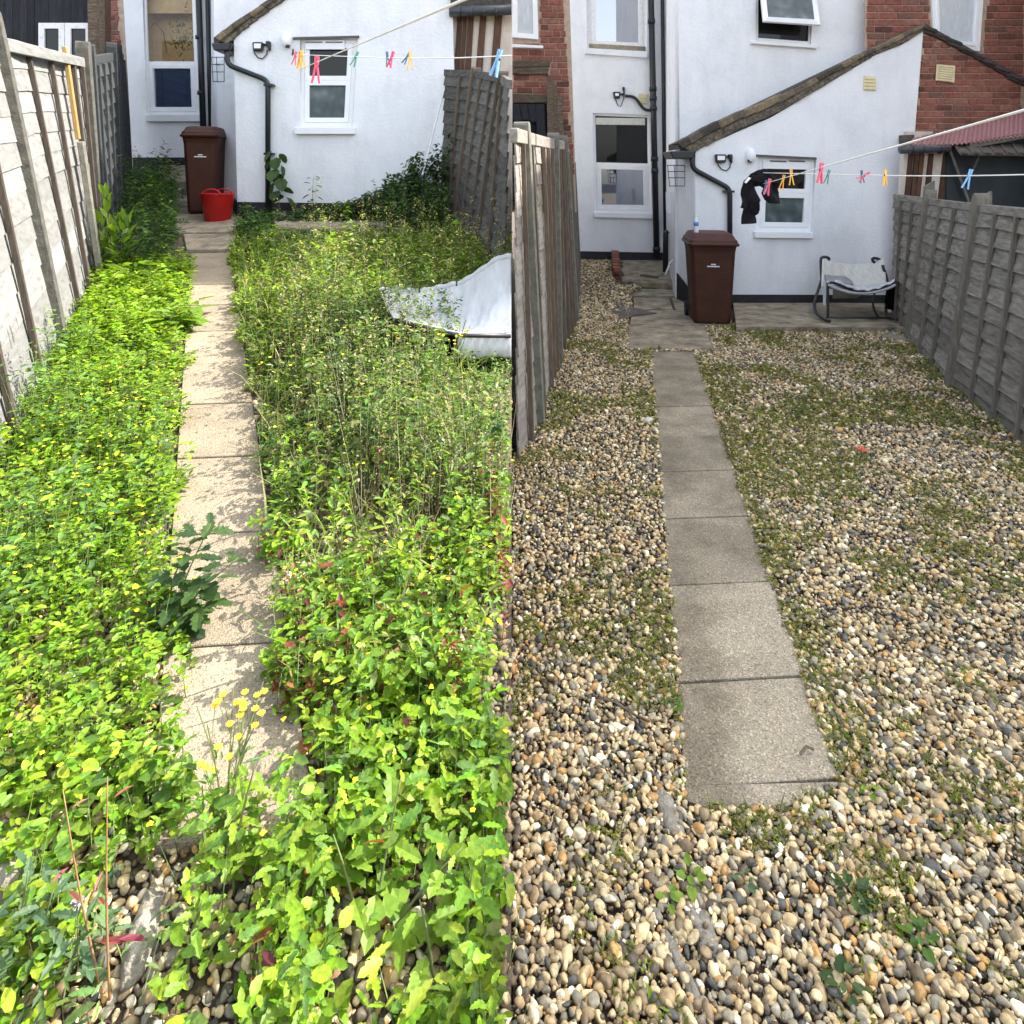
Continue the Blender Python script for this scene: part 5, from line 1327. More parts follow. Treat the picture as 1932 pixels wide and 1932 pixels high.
def psize(n, base, seed):
    return np.clip(base * np.exp(np.random.default_rng(seed).normal(0, .30, n)), base * .55, base * 2.0)
for k, (y0, y1, s, bs, sb_, nm) in enumerate(((1.25, 2.6, .0160, .0255, 2, 'near'), (2.6, 4.6, .0190, .0285, 1, 'mid'), (4.6, 9.35, .0235, .033, 1, 'far'), (9.35, 13.1, .036, .05, 1, 'back'))):
    p = scatter(0.0, 7.5, y0, y1, s, keep_r, 100 + k)
    if nm == 'back': p = p[(p[:, 0] < 2.1)]
    sz = psize(len(p), bs, 200 + k)
    z = vzr(p[:, 1]) + .004 + .010 * fbm(p[:, 0] * 9, p[:, 1] * 9, 3) + np.random.default_rng(k).uniform(-.004, .007, len(p))
    pebbles('gravel', p, z, sz, sb_, 300 + k, tint=np.array([1.22, 1.15, .90]))
p = scatter(0, 2.6, 1.25, 3.0, .0125, keep_r, 140)
pebbles('grit', p, .002 + .008 * np.random.default_rng(3).random(len(p)), psize(len(p), .0095, 141), 1, 142, tint=np.array([.95, .88, .7]))
# pebbles that show between the weeds
fx_l = lambda y: -.93 - .485 * y
def keep_l(x, y):
    return (x < -.006) & (x > np.maximum(fx_l(y), -.80 * y - .15)) & ~((np.abs(x - pc(y)) < .205) & (y > 1.63))
p = scatter(-2.3, 0, 1.15, 2.6, .0175, keep_l, 120)
pebbles('weedy_gravel', p, SLOPE * p[:, 1] + .004 + np.random.default_rng(5).uniform(-.004, .010, len(p)), psize(len(p), .026, 9), 2, 310, tint=np.array([1.05, .98, .8]))
p = scatter(-4, 0, 2.6, 4.6, .04, keep_l, 121)
pebbles('weedy_gravel', p, SLOPE * p[:, 1] + .004, psize(len(p), .038, 8), 1, 311, tint=np.array([1.0, .95, .86]))

# ------------------------------------------------------------------ leaves
TPL = {
    'dia': (np.array([(0, 0, 0), (.5, .5, .07), (1, 0, -.06), (.5, -.5, .07)]), [(0, 2, 1), (0, 3, 2)]),
    'oval': (np.array([(0, 0, 0), (.28, .40, .05), (.68, .40, .03), (1, 0, -.10), (.68, -.40, .03), (.28, -.40, .05)]), [(0, 3, 2, 1), (0, 5, 4, 3)]),
    'blade': (np.array([(0, .5, 0), (0, -.5, 0), (.55, -.4, .0), (.55, .4, .0), (1, 0, -.18)]), [(0, 1, 2, 3), (3, 2, 4, 4)]),
}
def lobed(n=7, depth=.3, w=.5):
    """toothed leaf outline with a raised fold along the midrib"""
    mid = [(t, 0, -.10 * t * t) for t in (0, .3, .65, 1.0)]
    right = []
    for k in range(1, n):
        t = k / n; hw = w * math.sin(math.pi * t ** .75) ** .8
        hw *= (1 - depth) if k % 2 == 0 else 1.0
        right.append((t + (.04 if k % 2 else 0), hw, .07 - .16 * t * t))
    v = mid + right + [(x, -y, z) for x, y, z in right]; f = []
    nr = len(right)
    def near(t): return min(range(4), key=lambda i: abs(mid[i][0] - t))
    for sgn, o in ((1, 4), (-1, 4 + nr)):
        chain = [0] + [o + i for i in range(nr)] + [3]
        for i in range(len(chain) - 1):
            a, b = chain[i], chain[i + 1]; m_ = near(((i + .5) / nr))
            tri = (a, b, m_) if sgn < 0 else (b, a, m_)
            if len(set(tri)) == 3: f.append(tri)
        for i in range(3):
            pass
        ms = [near(((i + .5) / nr)) for i in range(len(chain) - 1)]
        for i in range(len(ms) - 1):
            if ms[i] != ms[i + 1]:
                tri = (chain[i + 1], ms[i], ms[i + 1]) if sgn < 0 else (chain[i + 1], ms[i + 1], ms[i])
                if len(set(tri)) == 3: f.append(tri)
    A = np.array(v); g_ = []
    for t in f:
        e1, e2 = A[t[1]] - A[t[0]], A[t[2]] - A[t[0]]
        g_.append(t if e1[0] * e2[1] - e1[1] * e2[0] > 0 else (t[0], t[2], t[1]))
    return A, g_
TPL['toothed'] = lobed(9, .34, .42)
TPL['round'] = lobed(7, .10, .52)
class Foliage:
    def __init__(s): s.parts = []
    def add(s, tpl, pos, az, pitch, roll, ln, wd, col):
        T, F = TPL[tpl]; n = len(pos)
        d = np.stack([np.cos(az) * np.cos(pitch), np.sin(az) * np.cos(pitch), np.sin(pitch)], -1)
        sd = np.stack([-np.sin(az), np.cos(az), np.zeros(n)], -1)
        nr = np.cross(d, sd)
        s2 = sd * np.cos(roll)[:, None] + nr * np.sin(roll)[:, None]
        n2 = np.cross(d, s2)
        V = pos[:, None, :] + ln[:, None, None] * (T[None, :, 0:1] * d[:, None] + (T[None, :, 1:2] * wd[:, None, None]) * s2[:, None] + T[None, :, 2:3] * n2[:, None])
        s.parts.append((V.astype(np.float32), F, np.asarray(col)))
    def stems(s, p0, p1, r, col):
        """thin three-sided spikes"""
        n = len(p0); a = np.random.default_rng(n).uniform(0, 6.28, n)
        V = np.empty((n, 4, 3), np.float32)
        for k in range(3):
            V[:, k] = p0 + np.stack([np.cos(a + k * 2.09) * r, np.sin(a + k * 2.09) * r, 0 * a], -1)
        V[:, 3] = p1
        s.parts.append((V, [(0, 1, 3), (1, 2, 3), (2, 0, 3)], np.asarray(col)))
    def build(s, name, matl, kind='stuff'):
        vs, cs, fs, o = [], [], {3: [], 4: []}, 0
        for V, F, c in s.parts:
            n, k = V.shape[:2]
            vs.append(V.reshape(-1, 3)); cs.append(np.repeat(c, k, 0))
            for L_ in (3, 4):
                ff = np.array([f for f in F if len(set(f)) == L_ and len(f) == L_] + ([tuple(dict.fromkeys(f)) for f in F if len(f) == 4 and len(set(f)) == 3] if L_ == 3 else []), dtype=np.int64)
                if len(ff): fs[L_].append((ff[None] + (o + np.arange(n) * k)[:, None, None]).reshape(-1, L_))
            o += n * k
        faces = [np.concatenate(fs[L_]) for L_ in (3, 4) if fs[L_]]
        me = np_mesh(name, np.concatenate(vs), faces, matl, np.clip(np.concatenate(cs), .003, .95), False)
        return tag(link(name, me), kind=kind)
LIME = np.array([(1.17, 1.2, .95)]) * np.array([(.15, .25, .018), (.19, .29, .022), (.11, .21, .018), (.22, .30, .03)])
MIDG = 1.3 * np.array([(.065, .14, .022), (.09, .17, .028), (.12, .20, .03), (.07, .13, .04)])
DRY = np.array([(1.25, 1.3, 1.0)]) * np.array([(.19, .19, .085), (.25, .22, .13), (.14, .17, .06), (.17, .21, .06), (.12, .16, .05), (.30, .25, .16)])
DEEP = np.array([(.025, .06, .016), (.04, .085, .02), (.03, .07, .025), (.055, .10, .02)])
RED = np.array([(.22, .05, .03), (.16, .04, .05), (.26, .10, .04)])
def pal(P_, n, r, jit=.18):
    return P_[r.integers(0, len(P_), n)] * (1 + jit * r.normal(size=(n, 1))) * (1 + .06 * r.normal(size=(n, 3)))
def clumps(fo, st, pts, zfun, nl, H, spread, ln, wd, tpl, palette, seed, pitch=(-.1, .5), stemcol=(.10, .14, .04), lean=.12, hp=.7, reds=0.0, hvar=.35, xmax=.003, stemr=.0022, patch=None, low=None):
    """each point a small plant: stem plus nl leaves spread up it"""
    r = np.random.default_rng(seed); n = len(pts)
    h = H * np.clip(1 + hvar * r.normal(size=n), .35, 1.9)
    if patch is not None: h = h * patch
    base = np.stack([pts[:, 0], pts[:, 1], zfun(pts[:, 0], pts[:, 1])], -1)
    ld = np.stack([r.normal(0, lean, n), r.normal(0, lean, n), np.ones(n)], -1)
    top = base + ld * h[:, None]
    if st is not None: st.stems(base, top, np.full(n, stemr), np.tile(np.array(stemcol), (n, 1)) * r.uniform(.7, 1.3, (n, 1)))
    idx = np.repeat(np.arange(n), nl); m = len(idx)
    t = r.uniform(.12, 1, m) ** hp
    az = r.uniform(0, 2 * np.pi, m); az2 = az + r.normal(0, 1.3, m)
    rad = .8 * spread * r.uniform(0, 1, m) ** .6 * (1.1 - .5 * t)
    pos = base[idx] + ld[idx] * (h[idx] * t)[:, None] + np.stack([np.cos(az) * rad, np.sin(az) * rad, 0 * rad], -1)
    L_ = ln * np.clip(np.exp(r.normal(0, .3, m)), .5, 1.8)
    pos[:, :2] -= (.35 * L_[:, None]) * np.stack([np.cos(az2), np.sin(az2)], -1)
    over = pos[:, 0] + L_ * .9 * np.maximum(np.cos(az2), 0) > xmax
    keep = ~over
    c = pal(palette, m, r)
    if reds:
        q = r.random(m) < reds; c[q] = pal(RED, q.sum(), r)
    plantf = (1 + .22 * r.normal(size=n))[idx][:, None]; c = c * np.clip(plantf, .5, 1.6)
    pi = r.uniform(pitch[0], pitch[1], m); ro = r.normal(0, .35, m)
    fo.add(tpl, pos[keep], az2[keep], pi[keep], ro[keep], L_[keep], np.full(keep.sum(), wd) * r.uniform(.8, 1.2, keep.sum()), c[keep])
    return top
zg = lambda x, y: SLOPE * y
FO, ST, FL = Foliage(), Foliage(), Foliage()
def reg(x0, x1, y0, y1, s, seed, cond=None):
    def k(x, y):
        q = (x < -.005) & (x > np.maximum(fx_l(y) + .03, -.80 * y - .2))
        return q & cond(x, y) if cond is not None else q
    return scatter(x0, x1, y0, y1, s, k, seed)
edge = lambda y: .04 * np.sin(y * 9.0) + .03 * np.sin(y * 23 + 1)
nearin = lambda y: np.interp(y, [1.6, 2.1, 2.7, 3.2], [.10, .07, .03, 0])
leftside = lambda x, y: (x < pc(y) - .205 + edge(y) + .4 * nearin(y)) | (y < 1.66)
rightside = lambda x, y: (x > pc(y) + .225 + .6 * edge(y) - nearin(y)) | (y < 1.66)
notch = lambda x, y: rightside(x, y) & ~((x > -.40) & (y > 3.15) & (y < 5.2))
lowp = lambda p: (.45 + 1.1 * fbm(p[:, 0] * 3 + 20, p[:, 1] * 3, 17)) * np.clip((p[:, 0] - pc(p[:, 1]) - .2) / .45, .38, 1) * np.interp(p[:, 1], [4.6, 6, 7], [1, .75, .5])
gap = lambda x, y, th, f=2.6, sd=41: fbm(x * f + 40, y * f + 9, sd) > th
# left of the path: low bright cover
p = reg(-4.4, 0, 1.75, 2.7, .040, 1, leftside)
top = clumps(FO, ST, p, zg, 15, .125, .05, .026, .52, 'oval', np.concatenate([LIME, LIME[:2], MIDG[1:2]]), 21, pitch=(-.15, .45), patch=.6 + .9 * fbm(p[:, 0] * 3 + 50, p[:, 1] * 3, 7))
p = reg(-4.4, 0, 2.7, 4.7, .052, 2, leftside)
top2 = clumps(FO, ST, p, zg, 18, .14, .065, .032, .52, 'oval', np.concatenate([LIME, LIME[:2], MIDG[1:2]]), 22, patch=.6 + .9 * fbm(p[:, 0] * 2.5 + 50, p[:, 1] * 2.5, 7))
p = reg(-5.2, 0, 4.7, 6.75, .062, 3, leftside)
clumps(FO, ST, p, zg, 20, .13, .08, .040, .55, 'oval', np.concatenate([LIME, LIME[:2] * 1.15]), 23)
# darker, taller weeds along the pale fence
p = reg(-4.4, 0, 2.2, 5.2, .085, 4, lambda x, y: (x < fx_l(y) + .42) & (fbm(x * 2 + 11, y * 2, 3) > .42))
clumps(FO, ST, p, zg, 26, .34, .06, .034, .42, 'oval', MIDG, 24, pitch=(-.4, .4))
p = reg(-4.4, 0, 1.8, 3.4, .12, 5, lambda x, y: leftside(x, y) & (fbm(x * 2.3 + 71, y * 2.3, 3) > .5))
clumps(FO, ST, p, zg, 22, .24, .055, .034, .45, 'oval', MIDG, 25, pitch=(-.4, .4))
# yellow flowers standing over the cover
def flowers(pts, h, seed, size=.011, branch=1, col=(.80, .62, .015)):
    r = np.random.default_rng(seed); n = len(pts)
    base = np.stack([pts[:, 0], pts[:, 1], zg(pts[:, 0], pts[:, 1])], -1)
    tp = base + np.stack([r.normal(0, .04, n), r.normal(0, .04, n), h * r.uniform(.7, 1.25, n)], -1)
    ST.stems(base, tp, np.full(n, .0016), np.tile((.12, .17, .04), (n, 1)))
    for k in range(5):
        FL.add('dia', tp, np.full(n, k * 1.257) + r.uniform(0, 1.2, n), r.uniform(-.1, .35, n), 0 * r.random(n), size * r.uniform(.8, 1.25, n), np.full(n, .9), np.tile(col, (n, 1)) * r.uniform(.8, 1.1, (n, 1)))
sel = lambda p, sd, th: p[(fbm(p[:, 0] * 2 + 31, p[:, 1] * 2 + 5, sd) > th)]
flowers(sel(reg(-4, 0, 1.8, 3.9, .10, 61, leftside), 4, .42), .24, 31, .0075)
flowers(sel(reg(-4, 0, 2.2, 3.9, .15, 62, leftside), 4, .45), .27, 32, .0085)
flowers(reg(-4, 0, 1.5, 2.9, .17, 63, rightside), .25, 33, .008)
flowers(sel(reg(-3, 0, 3.0, 6.6, .15, 64, notch), 5, .45), .42, 34, .010, col=(.72, .55, .08))
# right of the path, near: fresh green leaves with gaps to the stones
p = reg(-2.4, 0, 1.95, 2.95, .046, 6, lambda x, y: rightside(x, y) & gap(x, y, .36))
clumps(FO, ST, p, zg, 15, .16, .06, .034, .50, 'oval', np.concatenate([LIME, MIDG[1:3]]), 26, pitch=(-.3, .5), reds=.05)
p = reg(-2.4, 0, 1.95, 3.0, .11, 7, rightside)
clumps(FO, ST, p, zg, 20, .27, .06, .036, .34, 'oval', np.concatenate([LIME[:2], MIDG[:2], DRY[2:4]]), 27, pitch=(-.5, .6))
p = reg(-1.2, 0, 2.0, 3.0, .13, 8, lambda x, y: rightside(x, y) & (fbm(x * 3 + 5, y * 3, 8) > .52))
clumps(FO, ST, p, zg, 14, .22, .05, .03, .4, 'oval', RED, 28, pitch=(-.2, .8), stemcol=(.2, .05, .04))
# right of the path, middle: a bushy tangle, leafy below and going to seed on top
lump = lambda p: np.clip(.25 + 1.5 * fbm(p[:, 0] * 3.4 + 20, p[:, 1] * 3.4, 17), .3, 1.5)
OLIVE = np.array([(.17, .21, .06), (.12, .17, .045), (.21, .24, .075), (.09, .13, .04), (.24, .25, .11), (.07, .10, .03)])
SEED = np.array([(.40, .36, .26), (.32, .30, .20), (.46, .42, .32), (.25, .23, .12)])
p = reg(-3, 0, 2.85, 4.7, .066, 9, notch)
clumps(FO, ST, p, zg, 26, .25, .065, .031, .46, 'oval', np.concatenate([OLIVE, LIME[:2], MIDG[:2]]), 29, pitch=(-.5, .6), stemcol=(.16, .16, .07), hp=.6, patch=lowp(p) * lump(p) * 1.5)
p = reg(-3, 0, 2.9, 4.9, .13, 10, notch)
clumps(FO, ST, p, zg, 30, .42, .06, .017, .5, 'dia', np.concatenate([OLIVE, DRY[:2]]), 30, pitch=(-.3, 1.1), stemcol=(.2, .19, .09), hp=.45, patch=lowp(p) * 1.15, stemr=.0015)
p = reg(-3.4, 0, 4.6, 7.3, .075, 11, notch)
clumps(FO, ST, p, zg, 28, .24, .08, .040, .42, 'oval', np.concatenate([LIME, OLIVE[:3], LIME[:1] * 1.15]), 35, pitch=(-.5, .7), stemcol=(.18, .2, .07), hp=.6, patch=lowp(p) * lump(p) * 1.5)
p = reg(-3.4, 0, 4.6, 6.6, .16, 12, lambda x, y: notch(x, y) & (x > pc(y) + .45))
clumps(FO, ST, p, zg, 30, .42, .06, .021, .5, 'dia', np.concatenate([OLIVE, DRY[:2]]), 36, pitch=(-.3, 1.1), stemcol=(.2, .19, .09), hp=.45, patch=lowp(p) * 1.2, stemr=.0015)
p = reg(-3, 0, 3.2, 4.6, .12, 13, lambda x, y: notch(x, y) & (x > -1.0))
clumps(FO, ST, p, zg, 34, .42, .07, .034, .42, 'oval', np.concatenate([MIDG, OLIVE[1:4]]), 37, pitch=(-.6, .6), stemcol=(.14, .15, .06), hp=.6)
p = reg(-3, 0, 2.7, 5.6, .13, 81, lambda x, y: notch(x, y) & (x > pc(y) + .3) & (fbm(x * 2.2 + 7, y * 2.2, 83) > .42))
clumps(FO, ST, p, zg, 22, .46, .05, .012, .6, 'dia', SEED, 82, pitch=(-.2, 1.3), stemcol=(.30, .27, .17), hp=.28, patch=lowp(p) * 1.15, stemr=.0016, hvar=.25)
p = reg(-2.6, 0, 2.0, 2.9, .16, 84, rightside)
clumps(FO, ST, p, zg, 22, .33, .04, .010, .5, 'dia', np.concatenate([SEED, DRY]), 85, pitch=(-.2, 1.3), stemcol=(.24, .24, .12), hp=.4, stemr=.0014)
p = reg(-2.6, 0, 3.0, 5.2, .15, 86, lambda x, y: notch(x, y) & (x > pc(y) + .25))
clumps(FO, ST, p, zg, 30, .34, .08, .038, .5, 'oval', np.concatenate([MIDG * .7, DEEP * 1.6]), 87, pitch=(-.5, .5), patch=lowp(p) * 1.15)
# grass blades through the right bed
r_ = np.random.default_rng(77)
p = reg(-3.2, 0, 2.0, 7.6, .11, 14, rightside); n = len(p)
b3 = np.stack([p[:, 0], p[:, 1], zg(p[:, 0], p[:, 1])], -1)
for k in range(3):
    az = r_.uniform(0, 6.28, n); L_ = r_.uniform(.14, .40, n); q = b3[:, 0] + L_ * .5 < -.01
    FO.add('blade', b3[q], az[q], r_.uniform(.8, 1.4, n)[q], r_.normal(0, .3, n)[q], L_[q], r_.uniform(.016, .03, n)[q], pal(np.concatenate([DRY, LIME]), q.sum(), r_))
# nearest weeds: large toothed and round leaves, open over pebbles
near_gap = lambda x, y: gap(x, y, .44, 3.4, 51) & ~((np.abs(x + .83) < .09) & (y < 1.66)) & ~((np.abs(x + .60) < .045) & (y < 1.9))
p = reg(-1.7, 0, 1.18, 2.02, .036, 15, lambda x, y: near_gap(x, y) & (x > pc(y) - .02) & ((y < 1.62) | rightside(x, y)))
clumps(FO, ST, p, zg, 10, .12, .045, .029, .58, 'round', np.concatenate([LIME, LIME[:2], MIDG[1:2]]), 41, pitch=(-.25, .45), reds=.02)
p = reg(-1.7, 0, 1.18, 2.02, .056, 16, lambda x, y: near_gap(x, y) & (x > pc(y) - .1) & ((y < 1.62) | rightside(x, y)))
clumps(FO, ST, p, zg, 9, .18, .05, .038, .5, 'toothed', np.concatenate([LIME, MIDG[:3]]), 42, pitch=(-.2, .5))
p = reg(-1.7, 0, 1.18, 1.85, .040, 17, lambda x, y: (x < pc(y) - .10) & gap(x, y, .34, 3.0, 52) & ~((np.abs(x + .83) < .12) & (y < 1.66)))
clumps(FO, ST, p, zg, 10, .10, .045, .030, .56, 'round', np.concatenate([LIME, MIDG[1:3]]), 43, pitch=(-.2, .4))
p = reg(-1.7, -.75, 1.15, 1.45, .07, 18)
clumps(FO, ST, p, zg, 8, .14, .05, .036, .36, 'toothed', np.array([(.10, .17, .07), (.08, .15, .04), (.13, .2, .05)]), 44, pitch=(-.2, .7))
# weeds creeping over the near end of the path
p = reg(-1.4, -.4, 1.6, 2.15, .055, 95, lambda x, y: (np.abs(x - pc(y)) < .24) & ((fbm(x * 5, y * 5, 96) > .50) | (y < 1.72)) & ((np.abs(x - pc(y)) > .12) | (y < 1.8)))
clumps(FO, ST, p, zg, 12, .13, .05, .028, .52, 'oval', np.concatenate([LIME, MIDG[1:3]]), 97, pitch=(-.2, .5))
# thin tall stems with pale yellow heads before the shaded fence and ledge
p = reg(-2.6, 0, 5.3, 7.6, .15, 98, lambda x, y: notch(x, y) & (x > pc(y) + .9))
clumps(FO, ST, p, zg, 16, .50, .06, .017, .7, 'dia', np.array([(.55, .50, .22), (.62, .52, .12), (.40, .40, .20), (.20, .25, .08)]), 99, pitch=(-.2, 1.2), stemcol=(.18, .22, .08), hp=.22, stemr=.0018, hvar=.25, lean=.18)
# shaded strips by the house
def region_back(x0, x1, y0, y1, s, seed, cond=None):
    p = scatter(x0, x1, y0, y1, s, lambda x, y: np.ones_like(x, bool), seed)
    return p if cond is None else p[cond(p[:, 0], p[:, 1])]
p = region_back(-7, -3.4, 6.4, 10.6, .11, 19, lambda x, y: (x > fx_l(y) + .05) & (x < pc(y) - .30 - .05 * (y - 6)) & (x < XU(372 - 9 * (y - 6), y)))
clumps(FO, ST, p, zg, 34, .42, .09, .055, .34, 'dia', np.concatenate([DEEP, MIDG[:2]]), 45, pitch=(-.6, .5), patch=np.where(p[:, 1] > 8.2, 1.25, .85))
p = reg(-.42, 0, 3.1, 4.35, .055, 91)
clumps(FO, ST, p, zg, 20, .14, .06, .03, .36, 'dia', np.concatenate([MIDG, DRY[2:4]]), 92, pitch=(-.4, .8), stemcol=(.16, .16, .07))
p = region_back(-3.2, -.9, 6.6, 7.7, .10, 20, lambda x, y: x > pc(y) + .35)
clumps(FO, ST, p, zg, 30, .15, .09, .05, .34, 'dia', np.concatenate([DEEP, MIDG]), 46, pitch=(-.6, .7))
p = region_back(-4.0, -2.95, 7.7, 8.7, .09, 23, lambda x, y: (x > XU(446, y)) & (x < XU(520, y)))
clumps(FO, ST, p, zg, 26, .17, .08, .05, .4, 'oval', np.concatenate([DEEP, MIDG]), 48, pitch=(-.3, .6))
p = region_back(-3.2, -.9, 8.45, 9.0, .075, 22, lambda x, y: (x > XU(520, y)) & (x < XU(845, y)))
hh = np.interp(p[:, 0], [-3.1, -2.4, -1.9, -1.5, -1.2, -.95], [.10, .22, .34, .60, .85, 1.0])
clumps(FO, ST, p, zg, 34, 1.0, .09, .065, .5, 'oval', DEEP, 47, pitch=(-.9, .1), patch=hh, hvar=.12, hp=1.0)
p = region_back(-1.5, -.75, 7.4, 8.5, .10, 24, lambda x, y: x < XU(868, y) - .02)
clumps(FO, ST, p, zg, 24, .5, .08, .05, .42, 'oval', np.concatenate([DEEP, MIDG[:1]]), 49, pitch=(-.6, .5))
FO.build('weed_leaves', M['leaf']); ST.build('weed_stalks', M['stalk']); FL.build('weed_flowers', M['flower'])

# ------------------------------------------------------------------ plants that stand out, each a thing with its leaves
def leaf_mesh(tpl, wd, matl, name='leaf'):
    T, F = TPL[tpl]; v = T * np.array([1, wd, 1])
    me = bpy.data.meshes.new(name); me.from_pydata([tuple(q) for q in v], [], [tuple(dict.fromkeys(f)) for f in F]); me.materials.append(matl); return me
LM = {'lime': leaf_mat('plant_leaf_lime', [(.10, .21, .02), (.22, .33, .035)]), 'deep': leaf_mat('plant_leaf_deep', [(.022, .055, .018), (.07, .13, .03)]),
      'mid': leaf_mat('plant_leaf_mid', [(.05, .12, .02), (.12, .22, .03)]), 'blue': leaf_mat('plant_leaf_bluegreen', [(.06, .12, .06), (.13, .20, .10)]),
      'red': leaf_mat('plant_leaf_red', [(.20, .03, .05), (.33, .12, .08)])}
def plant(name, label, base, stems, nleaf, ln, wd, tpl, lm, seed, droop=.3, stemr=.004, t0=.2, stemm='stem', petiole=.3, azr=None):
    """stems: list of polylines (offsets from base)"""
    r = random.Random(seed); t = thing(name, label, 'plant', base)
    base = Vector(base); me = leaf_mesh(tpl, wd, LM[lm])
    for sp in stems:
        pts = sm([base + Vector(q) for q in sp], 4)
        MB().tube(pts, [stemr * (1.15 - .8 * k / len(pts)) for k in range(len(pts))], 5).build('stem', M['stemgreen' if stemm == 'stem' else stemm], t, smooth=True)
        for k in range(nleaf):
            s = t0 + (1 - t0) * (k + r.random() * .6) / nleaf; i = min(int(s * (len(pts) - 1)), len(pts) - 2)
            p = pts[i].lerp(pts[i + 1], s * (len(pts) - 1) - i)
            az = k * 2.4 + r.uniform(-.4, .4) if azr is None else r.uniform(*azr)
            L_ = ln * (1.15 - .55 * s) * r.uniform(.8, 1.2); pit = r.uniform(-.35, .35) - droop * .5 + .5 * s * (1 - droop)
            d = Vector((math.cos(az), math.sin(az), 0)); q = p + d * L_ * petiole + Vector((0, 0, .15 * L_))
            if q.x + L_ * max(d.x, .2) > -.01 and base.x < 0: continue
            MBs = bpy.data.objects.new('leaf', me); COL.objects.link(MBs); MBs.parent = t
            MBs.location = q - base; MBs.scale = (L_, L_, L_); MBs.rotation_euler = (r.uniform(-.4, .4), -pit, az)
    return t
M['stemgreen'] = mat('green_stem', [(.3, (.08, .11, .03)), (.7, (.16, .18, .06))], 20, .7)
M['stemred'] = mat('red_stem', [(.3, (.20, .07, .04)), (.7, (.30, .22, .08))], 20, .7)
def gl(u, v): y = yl(v); return P(u, v, y)
plant('mallow_plant', 'dark green nettle-like plant leaning over the pale path in the weedy garden', gl(330, 1190), [[(0, 0, 0), (.02, .02, .15), (.10, .05, .34)], [(0, .02, 0), (.08, 0, .13), (.21, .02, .24)], [(.0, -.02, 0), (.06, -.03, .07), (.15, -.05, .12)], [(-.04, .03, 0), (-.03, .05, .15), (.03, .08, .28)]], 15, .095, .8, 'toothed', 'deep', 3)
plant('bushy_weed', 'tall sunlit lime green leafy weed at the far end of the pale fence', gl(212, 520), [[(0, 0, 0), (-.02, 0, .4), (-.06, .0, .78)], [(0.05, 0, 0), (.08, .02, .3), (.12, .03, .52)], [(-.1, 0, 0), (-.12, 0, .25), (-.14, .02, .5)]], 16, .20, .42, 'oval', 'lime', 5, droop=-1.0)
plant('dock_plant', 'bright broad leaved dock spreading over the left edge of the pale path', gl(348, 612), [[(0, 0, 0), (.02, .0, .08), (.06, .0, .17)], [(-.05, -.2, 0), (0, -.2, .08), (.04, -.2, .14)]], 9, .20, .48, 'round', 'lime', 7)
plant('dock_plant', 'drooping yellowing dock clump where shade meets sun left of the path', gl(252, 545), [[(0, 0, 0), (.0, 0, .12), (.03, 0, .22)]], 12, .30, .26, 'oval', 'lime', 8)
plant('wall_hollyhock', 'single stemmed broad leaved plant climbing the white wall by the black downpipe', P(528, 398, 8.95), [[(0, 0, 0), (-.02, 0, .4), (-.06, .02, .82)]], 13, .24, .85, 'round', 'deep', 11, droop=1.6)
plant('wall_weed', 'small upright dark weed at the wall below the shaded white window', P(590, 400, 8.85), [[(0, 0, 0), (.0, 0, .25), (.01, 0, .48)]], 14, .12, .5, 'oval', 'deep', 12, droop=.5)
plant('tall_nettle', 'tall dark nettle standing before the black plinth left of the brown bin', P(292, 405, 9.4), [[(0, 0, 0), (.0, 0, .5), (.02, 0, .92)], [(-.2, .1, 0), (-.2, .1, .3), (-.22, .1, .62)]], 24, .17, .34, 'toothed', 'deep', 13, droop=.6)
plant('leafy_weed', 'large toothed lime leaves of the weed at lower right of the weedy garden', gl(700, 1770), [[(0, 0, 0), (.02, .04, .12), (.05, .1, .27)], [(.03, -.02, 0), (.10, -.01, .10), (.2, .02, .18)], [(-.02, 0, 0), (-.06, .03, .1), (-.1, .06, .17)]], 10, .095, .6, 'toothed', 'lime', 15)
plant('leafy_weed', 'broad leaved lime weed at the bottom right corner of the weedy garden', gl(880, 1850), [[(0, 0, 0), (.0, .02, .1), (.01, .04, .2)], [(-.06, -.03, 0), (-.08, -.01, .1), (-.1, .01, .16)]], 9, .10, .55, 'toothed', 'lime', 17)
plant('leafy_weed', 'small lime weed beside the rough pale kerb at the near path end', gl(352, 1840), [[(0, 0, 0), (.0, .02, .06), (.02, .03, .13)], [(.03, 0, 0), (.05, .01, .05), (.08, .02, .09)]], 10, .055, .6, 'toothed', 'lime', 18)
plant('leafy_weed', 'bushy lime weed growing over the near end of the pale path', gl(440, 1690), [[(0, 0, 0), (.0, .03, .12), (.03, .06, .26)], [(-.05, 0, 0), (-.08, .03, .1), (-.1, .06, .2)], [(.06, 0, 0), (.1, .02, .1), (.13, .05, .2)]], 12, .062, .5, 'toothed', 'lime', 19)
plant('round_leaf_weed', 'pair of round veined leaves between the pebbles left of the path end', gl(300, 1545), [[(0, 0, 0), (.0, .02, .06), (.0, .03, .1)]], 5, .07, .95, 'round', 'mid', 20)
t = plant('red_leaf_weed', 'tall reddening weed with bare stalks at lower left of the weedy garden', gl(208, 1905), [[(0, 0, 0), (-.02, .02, .2), (-.03, .04, .44)], [(-.01, 0, 0), (-.08, .03, .2), (-.13, .05, .40)]], 4, .055, .26, 'oval', 'red', 23, stemm='stemred', stemr=.0028)
plant('thistle_weed', 'blue green jagged thistle weed at the bottom left corner', gl(70, 1850), [[(0, 0, 0), (.0, .01, .08), (.02, .02, .17)], [(-.05, 0, 0), (-.05, .02, .1), (-.04, .03, .2)], [(.06, 0, 0), (.08, .0, .06), (.1, .01, .12)]], 10, .085, .4, 'toothed', 'blue', 25)
